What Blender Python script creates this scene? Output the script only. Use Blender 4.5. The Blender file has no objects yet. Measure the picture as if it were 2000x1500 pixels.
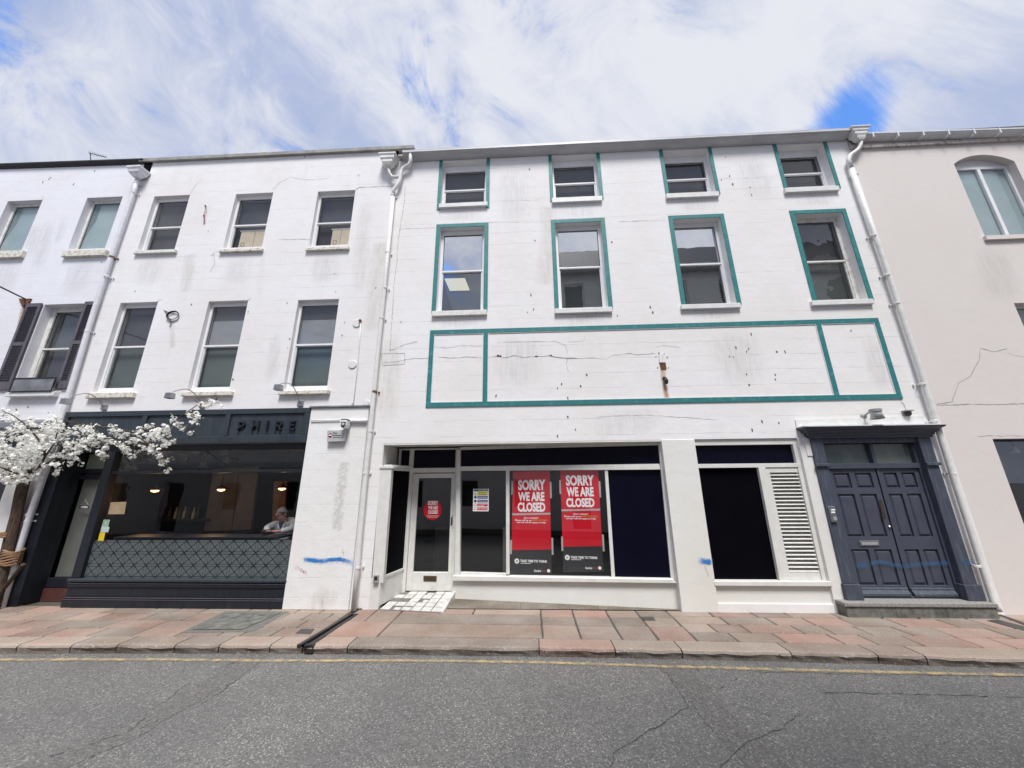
import bpy, bmesh, math, random
from mathutils import Vector, Matrix
from math import radians, sin, cos, pi, tan
random.seed(7)
sc = bpy.context.scene
COL = sc.collection
# ------------------------------------------------------------------ camera
FPX = 700.0; CAMD = 6.5; CAMH = 1.94
def rotm(yaw, pitch, roll):
    return (Matrix.Rotation(yaw, 3, 'Z') @ Matrix.Rotation(pitch, 3, 'X') @ Matrix.Rotation(roll, 3, 'Y'))
RM = rotm(radians(2.72), radians(15.72), radians(.455))
cam = bpy.data.cameras.new('camera'); cam.sensor_width = 36; cam.lens = FPX / 2000 * 36
cam.clip_start = .05; cam.clip_end = 2000
co = bpy.data.objects.new('camera', cam); COL.objects.link(co)
R_, F_, U_ = RM.col[0], RM.col[1], RM.col[2]
m = Matrix((R_, U_, -F_)).transposed().to_4x4(); m.translation = Vector((0, -CAMD, CAMH)); co.matrix_world = m
sc.camera = co
# ------------------------------------------------------------------ light, sky, exposure
SUN_EL, SUN_AZ = radians(62), radians(170)     # azimuth from north(+Y) clockwise: sun behind the camera, to the left
CLOUD = 8.3
sun = bpy.data.lights.new('sun', 'SUN'); sun.energy = 3.6; sun.angle = radians(18); sun.color = (1, .98, .955)
so = bpy.data.objects.new('sun', sun); COL.objects.link(so)
dirsun = Vector((sin(SUN_AZ) * cos(SUN_EL), cos(SUN_AZ) * cos(SUN_EL), sin(SUN_EL)))
so.rotation_euler = dirsun.to_track_quat('Z', 'Y').to_euler()
sc.view_settings.view_transform = 'Standard'; sc.view_settings.look = 'None'
sc.view_settings.gamma = 1; sc.view_settings.exposure = 0.41
def build_world():
    w = bpy.data.worlds.new('World'); sc.world = w; w.use_nodes = True
    nt = w.node_tree; N = nt.nodes; L = nt.links; N.clear()
    out = N.new('ShaderNodeOutputWorld'); bg = N.new('ShaderNodeBackground'); bg.inputs[1].default_value = .075
    sky = N.new('ShaderNodeTexSky'); sky.sky_type = 'NISHITA'; sky.sun_disc = False
    sky.sun_elevation = SUN_EL; sky.sun_rotation = SUN_AZ; sky.air_density = 1.3; sky.dust_density = .4; sky.ozone_density = 2.5
    tc = N.new('ShaderNodeTexCoord')
    sp = N.new('ShaderNodeSeparateXYZ'); L.new(tc.outputs['Generated'], sp.inputs[0])
    def M(op, a, b=None, clamp=False):
        n = N.new('ShaderNodeMath'); n.operation = op; n.use_clamp = clamp
        for i, v in enumerate((a, b)):
            if v is None: continue
            if isinstance(v, (int, float)): n.inputs[i].default_value = v
            else: L.new(v, n.inputs[i])
        return n.outputs[0]
    zz = M('MAXIMUM', M('ADD', sp.outputs[2], .75), .05)
    cb = N.new('ShaderNodeCombineXYZ'); L.new(M('DIVIDE', sp.outputs[0], zz), cb.inputs[0]); L.new(M('DIVIDE', sp.outputs[1], zz), cb.inputs[1])
    def noise(scale, det, rough, dist, off, str_=(1, 1, 1), ry=0):
        r0 = N.new('ShaderNodeMapping'); r0.inputs['Rotation'].default_value = (0, ry, 0); L.new(tc.outputs['Generated'], r0.inputs[0])
        mp = N.new('ShaderNodeMapping'); mp.inputs['Location'].default_value = off; mp.inputs['Scale'].default_value = str_
        L.new(r0.outputs[0], mp.inputs[0])
        n = N.new('ShaderNodeTexNoise'); n.inputs['Scale'].default_value = scale; n.inputs['Detail'].default_value = det
        n.inputs['Roughness'].default_value = rough; n.inputs['Distortion'].default_value = dist; L.new(mp.outputs[0], n.inputs[0]); return n.outputs[0]
    def ramp(v, a, b, ca, cb_):
        r = N.new('ShaderNodeValToRGB'); r.color_ramp.interpolation = 'EASE'; r.color_ramp.elements[0].position = a; r.color_ramp.elements[1].position = b
        r.color_ramp.elements[0].color = ca; r.color_ramp.elements[1].color = cb_; L.new(v, r.inputs[0]); return r.outputs[0]
    def blob(d, r0, r1):                         # soft opening in the cloud towards a compass direction
        v = N.new('ShaderNodeVectorMath'); v.operation = 'DOT_PRODUCT'; L.new(tc.outputs['Generated'], v.inputs[0]); v.inputs[1].default_value = Vector(d).normalized()
        return ramp(v.outputs['Value'], cos(radians(r1)), cos(radians(r0)), (0, 0, 0, 1), (1, 1, 1, 1))
    def pxdir(px, py): return RM @ Vector(((px - 1000) / FPX, 1, -(py - 750) / FPX))
    n1 = noise(3.0, 10, .56, .5, (3.1, 1.7, 0), (1, 1, .62), .7)        # cloud body
    n2 = noise(2.6, 7, .5, .6, (7.3, 4.2, 2), (1, 1, .6), .8)           # grey bellies
    n3 = noise(8.0, 9, .66, .8, (1.2, 8.8, 0), (1, 1, .42), .8)         # wisps
    cover = M('ADD', M('SUBTRACT', M('MULTIPLY', n1, 1.25), .12), M('SUBTRACT', M('MULTIPLY', n3, .85), .34))
    for (px, py, a, b, k) in ((1570, 258, 0, 7, .24), (1715, 225, 0, 6, .19), (1640, 235, 0, 5, .10), (1840, 60, 0, 8, .05), (1240, 20, 0, 4, .09), (1430, 120, 0, 7, .08), (1995, 190, 0, 7, .17), (1650, 262, 0, 6, .12), (1880, 240, 0, 6, .08), (560, 290, 0, 4, .06)):
        cover = M('SUBTRACT', cover, M('MULTIPLY', blob(pxdir(px, py), a, b), k))
    f = ramp(cover, .20, .50, (0, 0, 0, 1), (1, 1, 1, 1))
    white = (CLOUD * .97, CLOUD * .99, CLOUD * 1.07, 1); grey = (CLOUD * .54, CLOUD * .63, CLOUD * .89, 1)
    mx = N.new('ShaderNodeMixRGB'); mx.inputs[1].default_value = grey; mx.inputs[2].default_value = white
    g = M('ADD', M('MULTIPLY', n2, .62), M('MULTIPLY', n3, .38))
    L.new(ramp(g, .40, .62, (0, 0, 0, 1), (1, 1, 1, 1)), mx.inputs[0])
    mx2 = N.new('ShaderNodeMixRGB'); L.new(f, mx2.inputs[0]); sk = N.new('ShaderNodeMixRGB'); sk.blend_type = 'MULTIPLY'; sk.inputs[0].default_value = 1; sk.inputs[2].default_value = (1.15, 1.75, 2.6, 1); L.new(sky.outputs[0], sk.inputs[1]); L.new(sk.outputs[0], mx2.inputs[1]); L.new(mx.outputs[0], mx2.inputs[2])
    L.new(mx2.outputs[0], bg.inputs[0]); L.new(bg.outputs[0], out.inputs[0])
build_world()
# ------------------------------------------------------------------ materials
def newmat(name):
    m = bpy.data.materials.new(name); m.use_nodes = True; nt = m.node_tree
    return m, nt, nt.nodes['Principled BSDF'], nt.nodes['Material Output']
class NT:
    def __init__(s, nt): s.nt = nt; s.N = nt.nodes; s.L = nt.links
    def pos(s):
        g = s.N.new('ShaderNodeNewGeometry'); return g.outputs['Position']
    def noise(s, scale, det=4, rough=.55, stretch=(1, 1, 1), off=(0, 0, 0), dist=0, col=False):
        mp = s.N.new('ShaderNodeMapping'); mp.inputs['Scale'].default_value = stretch; mp.inputs['Location'].default_value = off
        s.L.new(s.pos(), mp.inputs[0]); n = s.N.new('ShaderNodeTexNoise'); n.inputs['Scale'].default_value = scale
        n.inputs['Detail'].default_value = det; n.inputs['Roughness'].default_value = rough; n.inputs['Distortion'].default_value = dist
        s.L.new(mp.outputs[0], n.inputs[0]); return n.outputs[1 if col else 0]
    def voro(s, scale, stretch=(1, 1, 1), feature='F1', out=0):
        mp = s.N.new('ShaderNodeMapping'); mp.inputs['Scale'].default_value = stretch
        s.L.new(s.pos(), mp.inputs[0]); n = s.N.new('ShaderNodeTexVoronoi'); n.feature = feature; n.inputs['Scale'].default_value = scale
        s.L.new(mp.outputs[0], n.inputs[0]); return n.outputs[out]
    def ramp(s, v, a, b, va=0., vb=1.):
        n = s.N.new('ShaderNodeMapRange'); n.inputs[1].default_value = a; n.inputs[2].default_value = b; n.inputs[3].default_value = va; n.inputs[4].default_value = vb
        s.L.new(v, n.inputs[0]); return n.outputs[0]
    def math(s, op, a, b=0.):
        n = s.N.new('ShaderNodeMath'); n.operation = op
        for i, v in enumerate((a, b)):
            if isinstance(v, (int, float)): n.inputs[i].default_value = v
            else: s.L.new(v, n.inputs[i])
        return n.outputs[0]
    def mix(s, f, a, b, mode='MIX'):
        n = s.N.new('ShaderNodeMixRGB'); n.blend_type = mode
        for i, v in enumerate((f, a, b)):
            if isinstance(v, (int, float)): n.inputs[i].default_value = v if i == 0 else (v, v, v, 1)
            elif isinstance(v, tuple): n.inputs[i].default_value = (*v[:3], 1)
            else: s.L.new(v, n.inputs[i])
        return n.outputs[0]
    def bump(s, h, strength=.3, dist=.01, prev=None):
        n = s.N.new('ShaderNodeBump'); n.inputs['Strength'].default_value = strength; n.inputs['Distance'].default_value = dist
        s.L.new(h, n.inputs['Height'])
        if prev: s.L.new(prev, n.inputs['Normal'])
        return n.outputs[0]
def pm(name, c, c2=None, scale=6, rough=.6, bump=.15, bscale=None, metallic=0, spec=.4, stretch=(1, 1, 1), lo=.35, hi=.7, bdist=.004):
    m, nt, b, o = newmat(name); t = NT(nt)
    if c2 is None: c2 = tuple(x * .8 for x in c)
    f = t.ramp(t.noise(scale, 6, .6, stretch), lo, hi)
    nt.links.new(t.mix(f, c, c2), b.inputs['Base Color'])
    b.inputs['Roughness'].default_value = rough; b.inputs['Metallic'].default_value = metallic; b.inputs['Specular IOR Level'].default_value = spec
    if bump: nt.links.new(t.bump(t.noise(bscale or scale * 6, 5, .6, stretch), bump, bdist), b.inputs['Normal'])
    return m
def wallmat(name, base, course=.29, stain=(.50, .46, .42), amt=.5, lines=.16, z0=.05, tint=(.93, .9, .86), bumpk=.35, grime=.35):
    m, nt, b, o = newmat(name); t = NT(nt)
    sep = t.N.new('ShaderNodeSeparateXYZ'); t.L.new(t.pos(), sep.inputs[0]); z = sep.outputs[2]
    big = t.ramp(t.noise(.55, 5, .6, (1, 1, 1)), .35, .7)
    c = t.mix(big, base, tuple(base[i] * tint[i] for i in range(3)))
    mid = t.ramp(t.noise(9, 7, .78, (.45, 1, 1.3), off=(3, 1, 4)), .38, .72, 0, .24)
    c = t.mix(mid, c, (.55, .53, .54))
    st = t.math('MULTIPLY', t.ramp(t.noise(2.6, 5, .65, (1.6, 1, .14), (5, 0, 2)), .56, .78), t.ramp(t.noise(.8, 3, .5, off=(9, 2, 1)), .45, .7))
    c = t.mix(t.math('MULTIPLY', st, amt), c, stain)
    dk = t.math('MULTIPLY', t.ramp(t.noise(14, 4, .7, (1.5, 1, .3), (1, 0, 8)), .63, .75), t.ramp(t.noise(.7, 3, .5, off=(2, 6, 4)), .52, .72))
    c = t.mix(t.math('MULTIPLY', dk, grime), c, (.3, .29, .29))
    # ashlar scoring lines: broken, wandering a little
    if not lines: course = 90.
    wob = t.math('MULTIPLY', t.noise(1.2, 3, .5, (1, 1, .2)), .03)
    fr = t.math('FRACT', t.math('DIVIDE', t.math('ADD', t.math('SUBTRACT', z, z0), wob), course))
    ln = t.math('LESS_THAN', t.math('ABSOLUTE', t.math('SUBTRACT', fr, .5)), .007 / course)
    vis = t.ramp(t.noise(1.6, 6, .75, (1, 1, 1.3), (4, 4, 4)), .42, .66)
    lnv = t.math('MULTIPLY', ln, vis)
    c = t.mix(t.math('MULTIPLY', lnv, lines * 2.4), c, (.25, .24, .25))
    # flecks where the paint has lifted
    fl = t.math('MULTIPLY', t.math('LESS_THAN', t.voro(11, (1, 1, .6)), .045), t.ramp(t.noise(.9, 2, .5, off=(7, 7, 7)), .55, .6))
    c = t.mix(t.math('MULTIPLY', fl, .6), c, (.16, .15, .15))
    t.L.new(c, b.inputs['Base Color']); b.inputs['Roughness'].default_value = .75; b.inputs['Specular IOR Level'].default_value = .25
    h = t.math('SUBTRACT', t.math('ADD', t.math('MULTIPLY', t.noise(60, 4, .6), .25), t.noise(5, 5, .6)), t.math('MULTIPLY', lnv, .8))
    t.L.new(t.bump(h, bumpk, .012), b.inputs['Normal'])
    return m
def glass(name, tint=(.75, .78, .78), k=1.6, base=.0, rough=.0, wav=.02):
    m = bpy.data.materials.new(name); m.use_nodes = True; nt = m.node_tree; t = NT(nt); nt.nodes.clear()
    o = t.N.new('ShaderNodeOutputMaterial'); mx = t.N.new('ShaderNodeMixShader'); tr = t.N.new('ShaderNodeBsdfTransparent'); tr.inputs[0].default_value = (*tint, 1)
    gl = t.N.new('ShaderNodeBsdfGlossy'); gl.inputs['Roughness'].default_value = rough; gl.inputs[0].default_value = (.97, .98, 1, 1)
    fr = t.N.new('ShaderNodeLayerWeight'); fr.inputs[0].default_value = .5
    bn = t.bump(t.noise(2.5, 2, .5), wav, .05); t.L.new(bn, gl.inputs['Normal']); t.L.new(bn, fr.inputs['Normal'])
    sch = t.math('ADD', .042, t.math('MULTIPLY', t.math('POWER', fr.outputs['Facing'], 5.), .95))
    f = t.math('MINIMUM', t.math('ADD', t.math('MULTIPLY', sch, k), base), .95)
    t.L.new(f, mx.inputs[0]); t.L.new(tr.outputs[0], mx.inputs[1]); t.L.new(gl.outputs[0], mx.inputs[2]); t.L.new(mx.outputs[0], o.inputs[0])
    return m
def emis(name, c, s):
    m = bpy.data.materials.new(name); m.use_nodes = True; nt = m.node_tree; nt.nodes.clear()
    o = nt.nodes.new('ShaderNodeOutputMaterial'); e = nt.nodes.new('ShaderNodeEmission'); e.inputs[0].default_value = (*c, 1); e.inputs[1].default_value = s
    nt.links.new(e.outputs[0], o.inputs[0]); return m
def decal(name, c, c2, sc_, lo, hi, stretch=(1, 1, 1), maxa=1., rough=.6, ends=24.):
    m, nt, b, o = newmat(name); t = NT(nt)
    nt.links.new(t.mix(t.noise(sc_ * 2, 4), c, c2), b.inputs['Base Color']); b.inputs['Roughness'].default_value = rough
    # soft irregular edge: object UV 0..1 across the mark
    uv = t.N.new('ShaderNodeUVMap'); sp = t.N.new('ShaderNodeSeparateXYZ'); t.L.new(uv.outputs[0], sp.inputs[0])
    e = t.math('MULTIPLY', t.math('MULTIPLY', sp.outputs[1], t.math('SUBTRACT', 1., sp.outputs[1])), 4.)
    e2 = t.math('MINIMUM', t.math('MULTIPLY', t.math('MULTIPLY', sp.outputs[0], t.math('SUBTRACT', 1., sp.outputs[0])), ends), 1.)
    nz = t.ramp(t.noise(sc_, 5, .65, stretch), .3, .7)
    a = t.ramp(t.math('MULTIPLY', t.math('MULTIPLY', e, e2), t.math('ADD', .25, t.math('MULTIPLY', nz, 1.1))), lo, hi, 0, maxa)
    t.L.new(t.math('MINIMUM', t.math('MAXIMUM', a, 0.), 1.), b.inputs['Alpha']); return m
MT = {}
MT['wall_main'] = wallmat('painted render', (.79, .783, .787), amt=.35, lines=.13)
MT['wall_rest'] = wallmat('painted render of the restaurant', (.78, .773, .783), amt=.45, lines=.12)
MT['wall_left'] = wallmat('cool painted render', (.74, .75, .80), amt=.5, lines=.09)
MT['wall_right'] = wallmat('beige roughcast', (.67, .625, .595), amt=.12, lines=0, tint=(.97, .96, .95), bumpk=.3, grime=.12)
MT['pier'] = wallmat('greyer painted render', (.72, .72, .69), amt=.3, lines=.0, course=2.9)
MT['pilaster'] = wallmat('flaking painted render', (.78, .78, .78), amt=.6, lines=.02, grime=.6, bumpk=.5)
MT['white'] = pm('white gloss paint', (.72, .72, .71), (.62, .62, .60), 9, .4, .08)
MT['upvc'] = pm('white frame', (.78, .78, .79), (.72, .72, .73), 5, .3, .03)
MT['sillw'] = pm('weathered sill paint', (.70, .69, .66), (.40, .37, .32), 11, .7, .4, lo=.45, hi=.85)
MT['sillbad'] = pm('peeling sill paint', (.66, .63, .56), (.27, .23, .18), 13, .8, .5, lo=.5, hi=.68)
MT['cream'] = pm('cream shopfront paint', (.69, .685, .65), (.60, .595, .565), 7, .45, .12)
MT['teal'] = pm('teal paint', (.020, .170, .170), (.055, .25, .245), 9, .55, .2, lo=.45, hi=.8)
MT['tealw'] = pm('teal paint on the panel border', (.022, .165, .175), (.09, .29, .29), 11, .55, .2, lo=.52, hi=.8)
MT['navy'] = pm('dark blue grey paint', (.009, .012, .018), (.016, .020, .027), 9, .45, .12, stretch=(2, 2, .3))
MT['navy2'] = pm('fascia paint', (.023, .031, .041), (.040, .050, .062), 8, .5, .15, stretch=(2.5, 2, .3))
MT['door'] = pm('slate blue door paint', (.052, .060, .084), (.066, .074, .10), 6, .42, .1)
MT['doorpil'] = pm('slate blue weathered paint', (.054, .062, .086), (.12, .145, .18), 12, .5, .15, stretch=(3, 2, .25), lo=.5, hi=.8)
MT['black'] = pm('black board', (.003, .003, .010), (.004, .004, .013), 3, .25, 0, spec=.12)
MT['blackd'] = pm('matt black board', (.0015, .0015, .003), (.002, .002, .004), 3, .6, 0, spec=.04)
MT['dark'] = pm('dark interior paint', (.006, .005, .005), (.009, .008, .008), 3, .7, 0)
MT['brownp'] = pm('brown panel', (.22, .12, .075), (.16, .085, .055), 3, .6, .05)
MT['greyp'] = pm('grey interior wall', (.16, .15, .15), (.12, .11, .11), 3, .7, 0)
MT['shutter'] = pm('slate shutter paint', (.085, .078, .095), (.12, .11, .13), 15, .55, .1)
MT['leadgrey'] = pm('lead sheet', (.22, .23, .25), (.12, .125, .14), 5, .55, .2)
MT['gutter'] = pm('grey gutter', (.50, .50, .52), (.36, .36, .37), 4, .4, .1, stretch=(.3, 1, 1))
MT['gutterw'] = pm('pale gutter', (.66, .66, .67), (.55, .55, .56), 4, .4, .1)
MT['soffit'] = pm('flaking eaves board', (.47, .43, .41), (.2, .18, .17), 14, .7, .4, lo=.52, hi=.68)
MT['coping'] = pm('stained coping', (.33, .32, .3), (.2, .19, .18), 5, .8, .3)
MT['slate'] = pm('slate roofing', (.05, .05, .06), (.08, .08, .09), 8, .6, .3)
MT['pipe'] = pm('painted iron pipe', (.70, .70, .68), (.55, .53, .50), 9, .5, .15, lo=.45, hi=.85)
MT['pipel'] = pm('chalky iron pipe', (.66, .66, .70), (.52, .51, .53), 9, .5, .15, lo=.45, hi=.85)
MT['rust'] = pm('rusted iron', (.19, .075, .035), (.06, .03, .02), 25, .85, .4)
MT['steel'] = pm('brushed steel', (.42, .42, .43), (.32, .32, .33), 20, .35, .05, metallic=.85)
MT['grey'] = pm('grey plastic', (.33, .33, .34), (.27, .27, .28), 8, .5, .05)
MT['lgrey'] = pm('pale grey plastic', (.47, .47, .48), (.40, .40, .40), 8, .5, .05)
MT['cable'] = pm('dark cable', (.03, .028, .027), None, 8, .6, 0)
MT['bark'] = pm('rough bark', (.115, .075, .05), (.035, .025, .02), 30, .9, .9, stretch=(1, 1, .3), bdist=.02)
MT['rope'] = pm('coir rope', (.33, .20, .11), (.16, .09, .05), 60, .9, .8, stretch=(1, 1, 3))
MT['petal'] = pm('white blossom', (.86, .86, .82), (.80, .76, .74), 30, .6, 0, spec=.2)
def petalmat():
    m = bpy.data.materials.new('white blossom petal'); m.use_nodes = True; nt = m.node_tree; nt.nodes.clear(); N = nt.nodes
    o = N.new('ShaderNodeOutputMaterial'); mx = N.new('ShaderNodeMixShader'); mx.inputs[0].default_value = .42; d = N.new('ShaderNodeBsdfDiffuse'); d.inputs[0].default_value = (.93, .93, .90, 1)
    tl = N.new('ShaderNodeBsdfTranslucent'); tl.inputs[0].default_value = (.93, .92, .88, 1); nt.links.new(d.outputs[0], mx.inputs[1]); nt.links.new(tl.outputs[0], mx.inputs[2]); nt.links.new(mx.outputs[0], o.inputs[0]); return m
MT['petal'] = petalmat()
MT['leafm'] = pm('young green leaf', (.10, .14, .045), (.16, .12, .05), 20, .5, 0)
MT['weed'] = pm('weed leaf', (.06, .11, .03), (.04, .07, .02), 20, .6, 0)
MT['brass'] = pm('tarnished brass', (.17, .11, .055), (.09, .06, .035), 25, .4, .1, metallic=.6)
MT['bronze'] = pm('dull push plate', (.07, .055, .045), (.05, .042, .036), 20, .45, .05, metallic=.3)
MT['card'] = pm('cardboard', (.58, .49, .37), (.5, .42, .31), 7, .8, .05)
MT['cardw'] = pm('white tape', (.6, .58, .54), None, 7, .5, 0)
MT['redpaper'] = pm('red poster print', (.62, .008, .025), (.54, .007, .02), 4, .4, .12, bscale=3, bdist=.03)
MT['blackpaper'] = pm('black poster print', (.022, .022, .025), (.03, .03, .032), 4, .4, .1, bscale=3, bdist=.03)
MT['paperw'] = pm('white print', (.9, .9, .9), (.86, .86, .86), 6, .5, 0)
MT['orange'] = pm('amber print', (.75, .30, .03), None, 6, .5, 0)
MT['dred'] = pm('dull red print', (.35, .05, .03), None, 6, .5, 0)
MT['maroon'] = pm('maroon print', (.22, .01, .035), None, 6, .5, 0)
MT['greenp'] = pm('green print', (.02, .14, .06), None, 6, .5, 0)
MT['palegreen'] = pm('pale green print', (.45, .56, .46), (.35, .5, .36), 40, .5, 0)
MT['palecyan'] = pm('pale blue print', (.52, .62, .62), None, 40, .5, 0)
MT['yellowp'] = pm('yellow print', (.72, .62, .10), None, 40, .5, 0)
MT['yellowst'] = pm('yellow sticker', (.75, .55, .02), (.6, .45, .03), 60, .5, 0)
MT['bluep'] = pm('blue print', (.03, .05, .20), None, 6, .5, 0)
MT['redp'] = pm('pinkish red print', (.55, .04, .06), None, 6, .5, 0)
MT['inkp'] = pm('dark ink', (.03, .03, .05), None, 6, .5, 0)
MT['parch'] = pm('brown paper', (.42, .31, .2), (.34, .24, .15), 12, .7, 0)
MT['skin'] = pm('skin', (.42, .24, .18), (.36, .19, .14), 14, .5, .05)
MT['hair'] = pm('short grey hair', (.36, .33, .30), (.22, .19, .17), 60, .8, .4)
MT['hoodie'] = pm('grey marl jersey', (.50, .52, .53), (.40, .42, .43), 40, .9, .3)
MT['tshirt'] = pm('navy shirt', (.03, .04, .10), None, 20, .9, .1)
MT['zipw'] = pm('pale hoodie lining', (.75, .76, .78), None, 20, .9, .1)
MT['copper'] = pm('copper shade', (.35, .12, .06), (.25, .09, .05), 9, .35, 0, metallic=.7)
MT['bulb'] = emis('warm lit bulb', (1, .52, .2), 5)
MT['lightpanel'] = emis('lit ceiling panel', (1, .93, .72), .9)
MT['spotw'] = emis('lit spotlight', (1, .95, .85), 3)
MT['threshold'] = pm('red brown threshold paint', (.10, .038, .033), (.07, .03, .026), 12, .5, .1)
MT['granite_step'] = pm('grey granite step', (.30, .29, .275), (.17, .165, .155), 35, .8, .3, lo=.4, hi=.65)
MT['mossy'] = pm('dirty step riser', (.19, .185, .17), (.06, .065, .05), 8, .85, .3)
MT['crack'] = pm('open crack', (.24, .23, .23), (.50, .48, .48), 9, .9, 0)
MT['crackd'] = pm('deep crack', (.03, .03, .03), None, 9, .9, 0)
MT['mark'] = pm('dark splash', (.07, .065, .06), (.16, .15, .14), 30, .8, 0)
MT['blue_spray'] = decal('blue spray paint', (.01, .22, .62), (.02, .16, .5), 9, .06, .8, maxa=.9, ends=7.)
MT['blue_faint'] = decal('faded blue spray paint', (.03, .16, .36), (.03, .12, .28), 14, .1, 1.0, maxa=.42)
MT['rust_stain'] = decal('rust stain', (.62, .28, .10), (.42, .17, .06), 8, .2, 1.1, (3, 1, .4), .75)
MT['green_stain'] = decal('algae stain', (.45, .44, .30), (.5, .45, .35), 6, .15, 1.3, (2, 1, .4), .22)
MT['peel'] = decal('peeled patch', (.40, .39, .35), (.5, .48, .44), 19, .40, .85, (1, 1, .8), .26, .9)
MT['streak'] = decal('grey rain streaks', (.33, .32, .32), (.45, .44, .43), 16, .20, 1.3, (1.3, 1, .12), .17, ends=5.)
MT['brownstreak'] = decal('brown streaks', (.36, .28, .18), (.5, .42, .3), 12, .20, 1.3, (1.3, 1, .14), .17, ends=5.)
MT['overspray'] = decal('blue overspray', (.10, .35, .70), (.2, .45, .75), 30, .25, 1.3, maxa=.4)
MT['pinkmark'] = decal('pink scrawl', (.45, .12, .14), (.6, .3, .3), 45, .8, .95, (1, 1, 1), .8)
MT['pane_backing'] = pm('slatted blind', (.42, .43, .44), (.36, .37, .38), 3, .6, 0)
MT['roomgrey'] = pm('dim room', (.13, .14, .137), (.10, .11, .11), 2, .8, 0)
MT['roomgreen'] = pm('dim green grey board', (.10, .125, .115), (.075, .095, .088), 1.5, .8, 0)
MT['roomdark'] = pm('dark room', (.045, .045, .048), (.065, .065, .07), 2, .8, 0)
MT['frost'] = pm('frosted film', (.36, .46, .455), (.31, .40, .40), 2.5, .35, 0)
MT['frost2'] = pm('darker glass strip', (.20, .27, .28), None, 2.5, .35, 0)
MT['frostdoor'] = pm('frosted fanlight', (.07, .10, .11), (.13, .16, .16), 3, .4, 0)
MT['frostdoor2'] = pm('pale frosted fanlight', (.14, .165, .15), (.22, .24, .22), 3, .4, 0)
MT['doorgrey'] = pm('olive grey board', (.26, .27, .245), (.2, .21, .19), 2, .5, 0)
MT['palefan'] = pm('pale olive fanlight', (.42, .46, .36), (.36, .4, .31), 4, .4, 0)
MT['band'] = pm('grey glass film', (.105, .122, .125), (.085, .102, .105), 5, .3, 0)
MT['bandline'] = pm('black lattice film', (.008, .009, .012), None, 5, .4, 0)
MT['glass'] = glass('window glass', (.93, .94, .94), 1.2, .0)
MT['glassup'] = glass('double glazed window', (.9, .91, .92), 1.4, .02)
MT['mirror'] = glass('reflective film glass', (.35, .38, .38), 2, .62, wav=.012)
MT['mirrorlow'] = glass('half reflective glass', (.6, .62, .62), 1.6, .14, wav=.02)
MT['oldglass'] = glass('old wavy glass', (.75, .76, .76), 1.5, .05, wav=.09)
MT['shopglass'] = glass('shop glass', (.97, .97, .97), 1.9, .025, wav=.006)
MT['oppwall'] = pm('opposite painted wall', (.74, .73, .72), (.66, .65, .64), 2, .8, .1)
MT['opptrim'] = pm('opposite cornice', (.5, .5, .5), None, 2, .8, .1)
MT['oppglass'] = pm('opposite dark window', (.02, .022, .026), None, 2, .1, 0)
def asphalt():
    m, nt, b, o = newmat('worn asphalt'); t = NT(nt)
    v = t.voro(95, out=1)
    sp = t.N.new('ShaderNodeSeparateXYZ'); t.L.new(v, sp.inputs[0])
    c = t.mix(t.ramp(sp.outputs[0], .1, .95), (.095, .093, .087), (.20, .195, .183))
    c = t.mix(t.ramp(sp.outputs[1], .88, .96), c, (.36, .345, .32))
    c = t.mix(t.ramp(t.noise(90, 3, .7), .54, .68, 0, .5), c, (.055, .055, .052))
    c = t.mix(t.ramp(t.noise(.9, 5, .6), .35, .7, 0, .45), c, (.078, .078, .082))
    c = t.mix(t.ramp(t.noise(3.2, 5, .7, off=(4, 4, 0)), .55, .8, 0, .35), c, (.165, .16, .15))
    t.L.new(c, b.inputs['Base Color']); b.inputs['Roughness'].default_value = .82
    h = t.math('ADD', t.voro(120), t.math('MULTIPLY', t.noise(180, 3, .7), .6))
    t.L.new(t.bump(h, .7, .004), b.inputs['Normal']); return m
def stone(name, speck=1.):
    m, nt, b, o = newmat(name); t = NT(nt)
    at = t.N.new('ShaderNodeAttribute'); at.attribute_name = 'stone'
    c = at.outputs['Color']
    c = t.mix(t.ramp(t.noise(42, 4, .75), .55, .72, 0, .42 * speck), c, (.16, .14, .13))
    c = t.mix(t.ramp(t.noise(36, 4, .75, off=(3, 3, 3)), .56, .72, 0, .5 * speck), c, (.66, .58, .52))
    c = t.mix(t.ramp(t.noise(1.3, 4, .6, off=(2, 9, 0)), .4, .7, 0, .35), c, (.46, .41, .36))
    c = t.mix(t.ramp(t.noise(2.2, 6, .7), .45, .75, 0, .34), c, (.26, .225, .19))
    c = t.mix(t.ramp(t.noise(9, 4, .6, off=(8, 1, 1)), .6, .8, 0, .25), c, (.17, .16, .13))
    t.L.new(c, b.inputs['Base Color']); b.inputs['Roughness'].default_value = .78
    t.L.new(t.bump(t.noise(45, 5, .7), .5, .006, t.bump(t.noise(7, 4, .6), .4, .02)), b.inputs['Normal']); return m
MT['asphalt'] = asphalt(); MT['stone'] = stone('granite paving'); MT['kerb'] = stone('granite kerb', 1.2)
MT['joint'] = pm('dirty paving joint', (.055, .05, .042), (.10, .09, .075), 12, .95, .3)
MT['tar'] = pm('dark tar seam', (.04, .04, .04), (.09, .088, .085), 30, .8, .3)
MT['patch'] = None
MT['yellowline'] = decal('worn yellow paint', (.60, .43, .19), (.50, .39, .22), 9, .30, 1.05, (1, 1, 1), .75)
MT['coverdark'] = pm('cast iron cover', (.07, .068, .065), (.04, .038, .036), 30, .6, .4)
MT['coverconc'] = pm('concrete infill cover', (.16, .155, .14), (.115, .11, .10), 20, .85, .3)
MT['ironblk'] = pm('black iron channel', (.018, .018, .018), (.035, .033, .03), 20, .5, .2)
MT['tile'] = pm('cracked white tile', (.58, .575, .55), (.34, .31, .28), 9, .35, .2, lo=.5, hi=.75)
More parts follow.
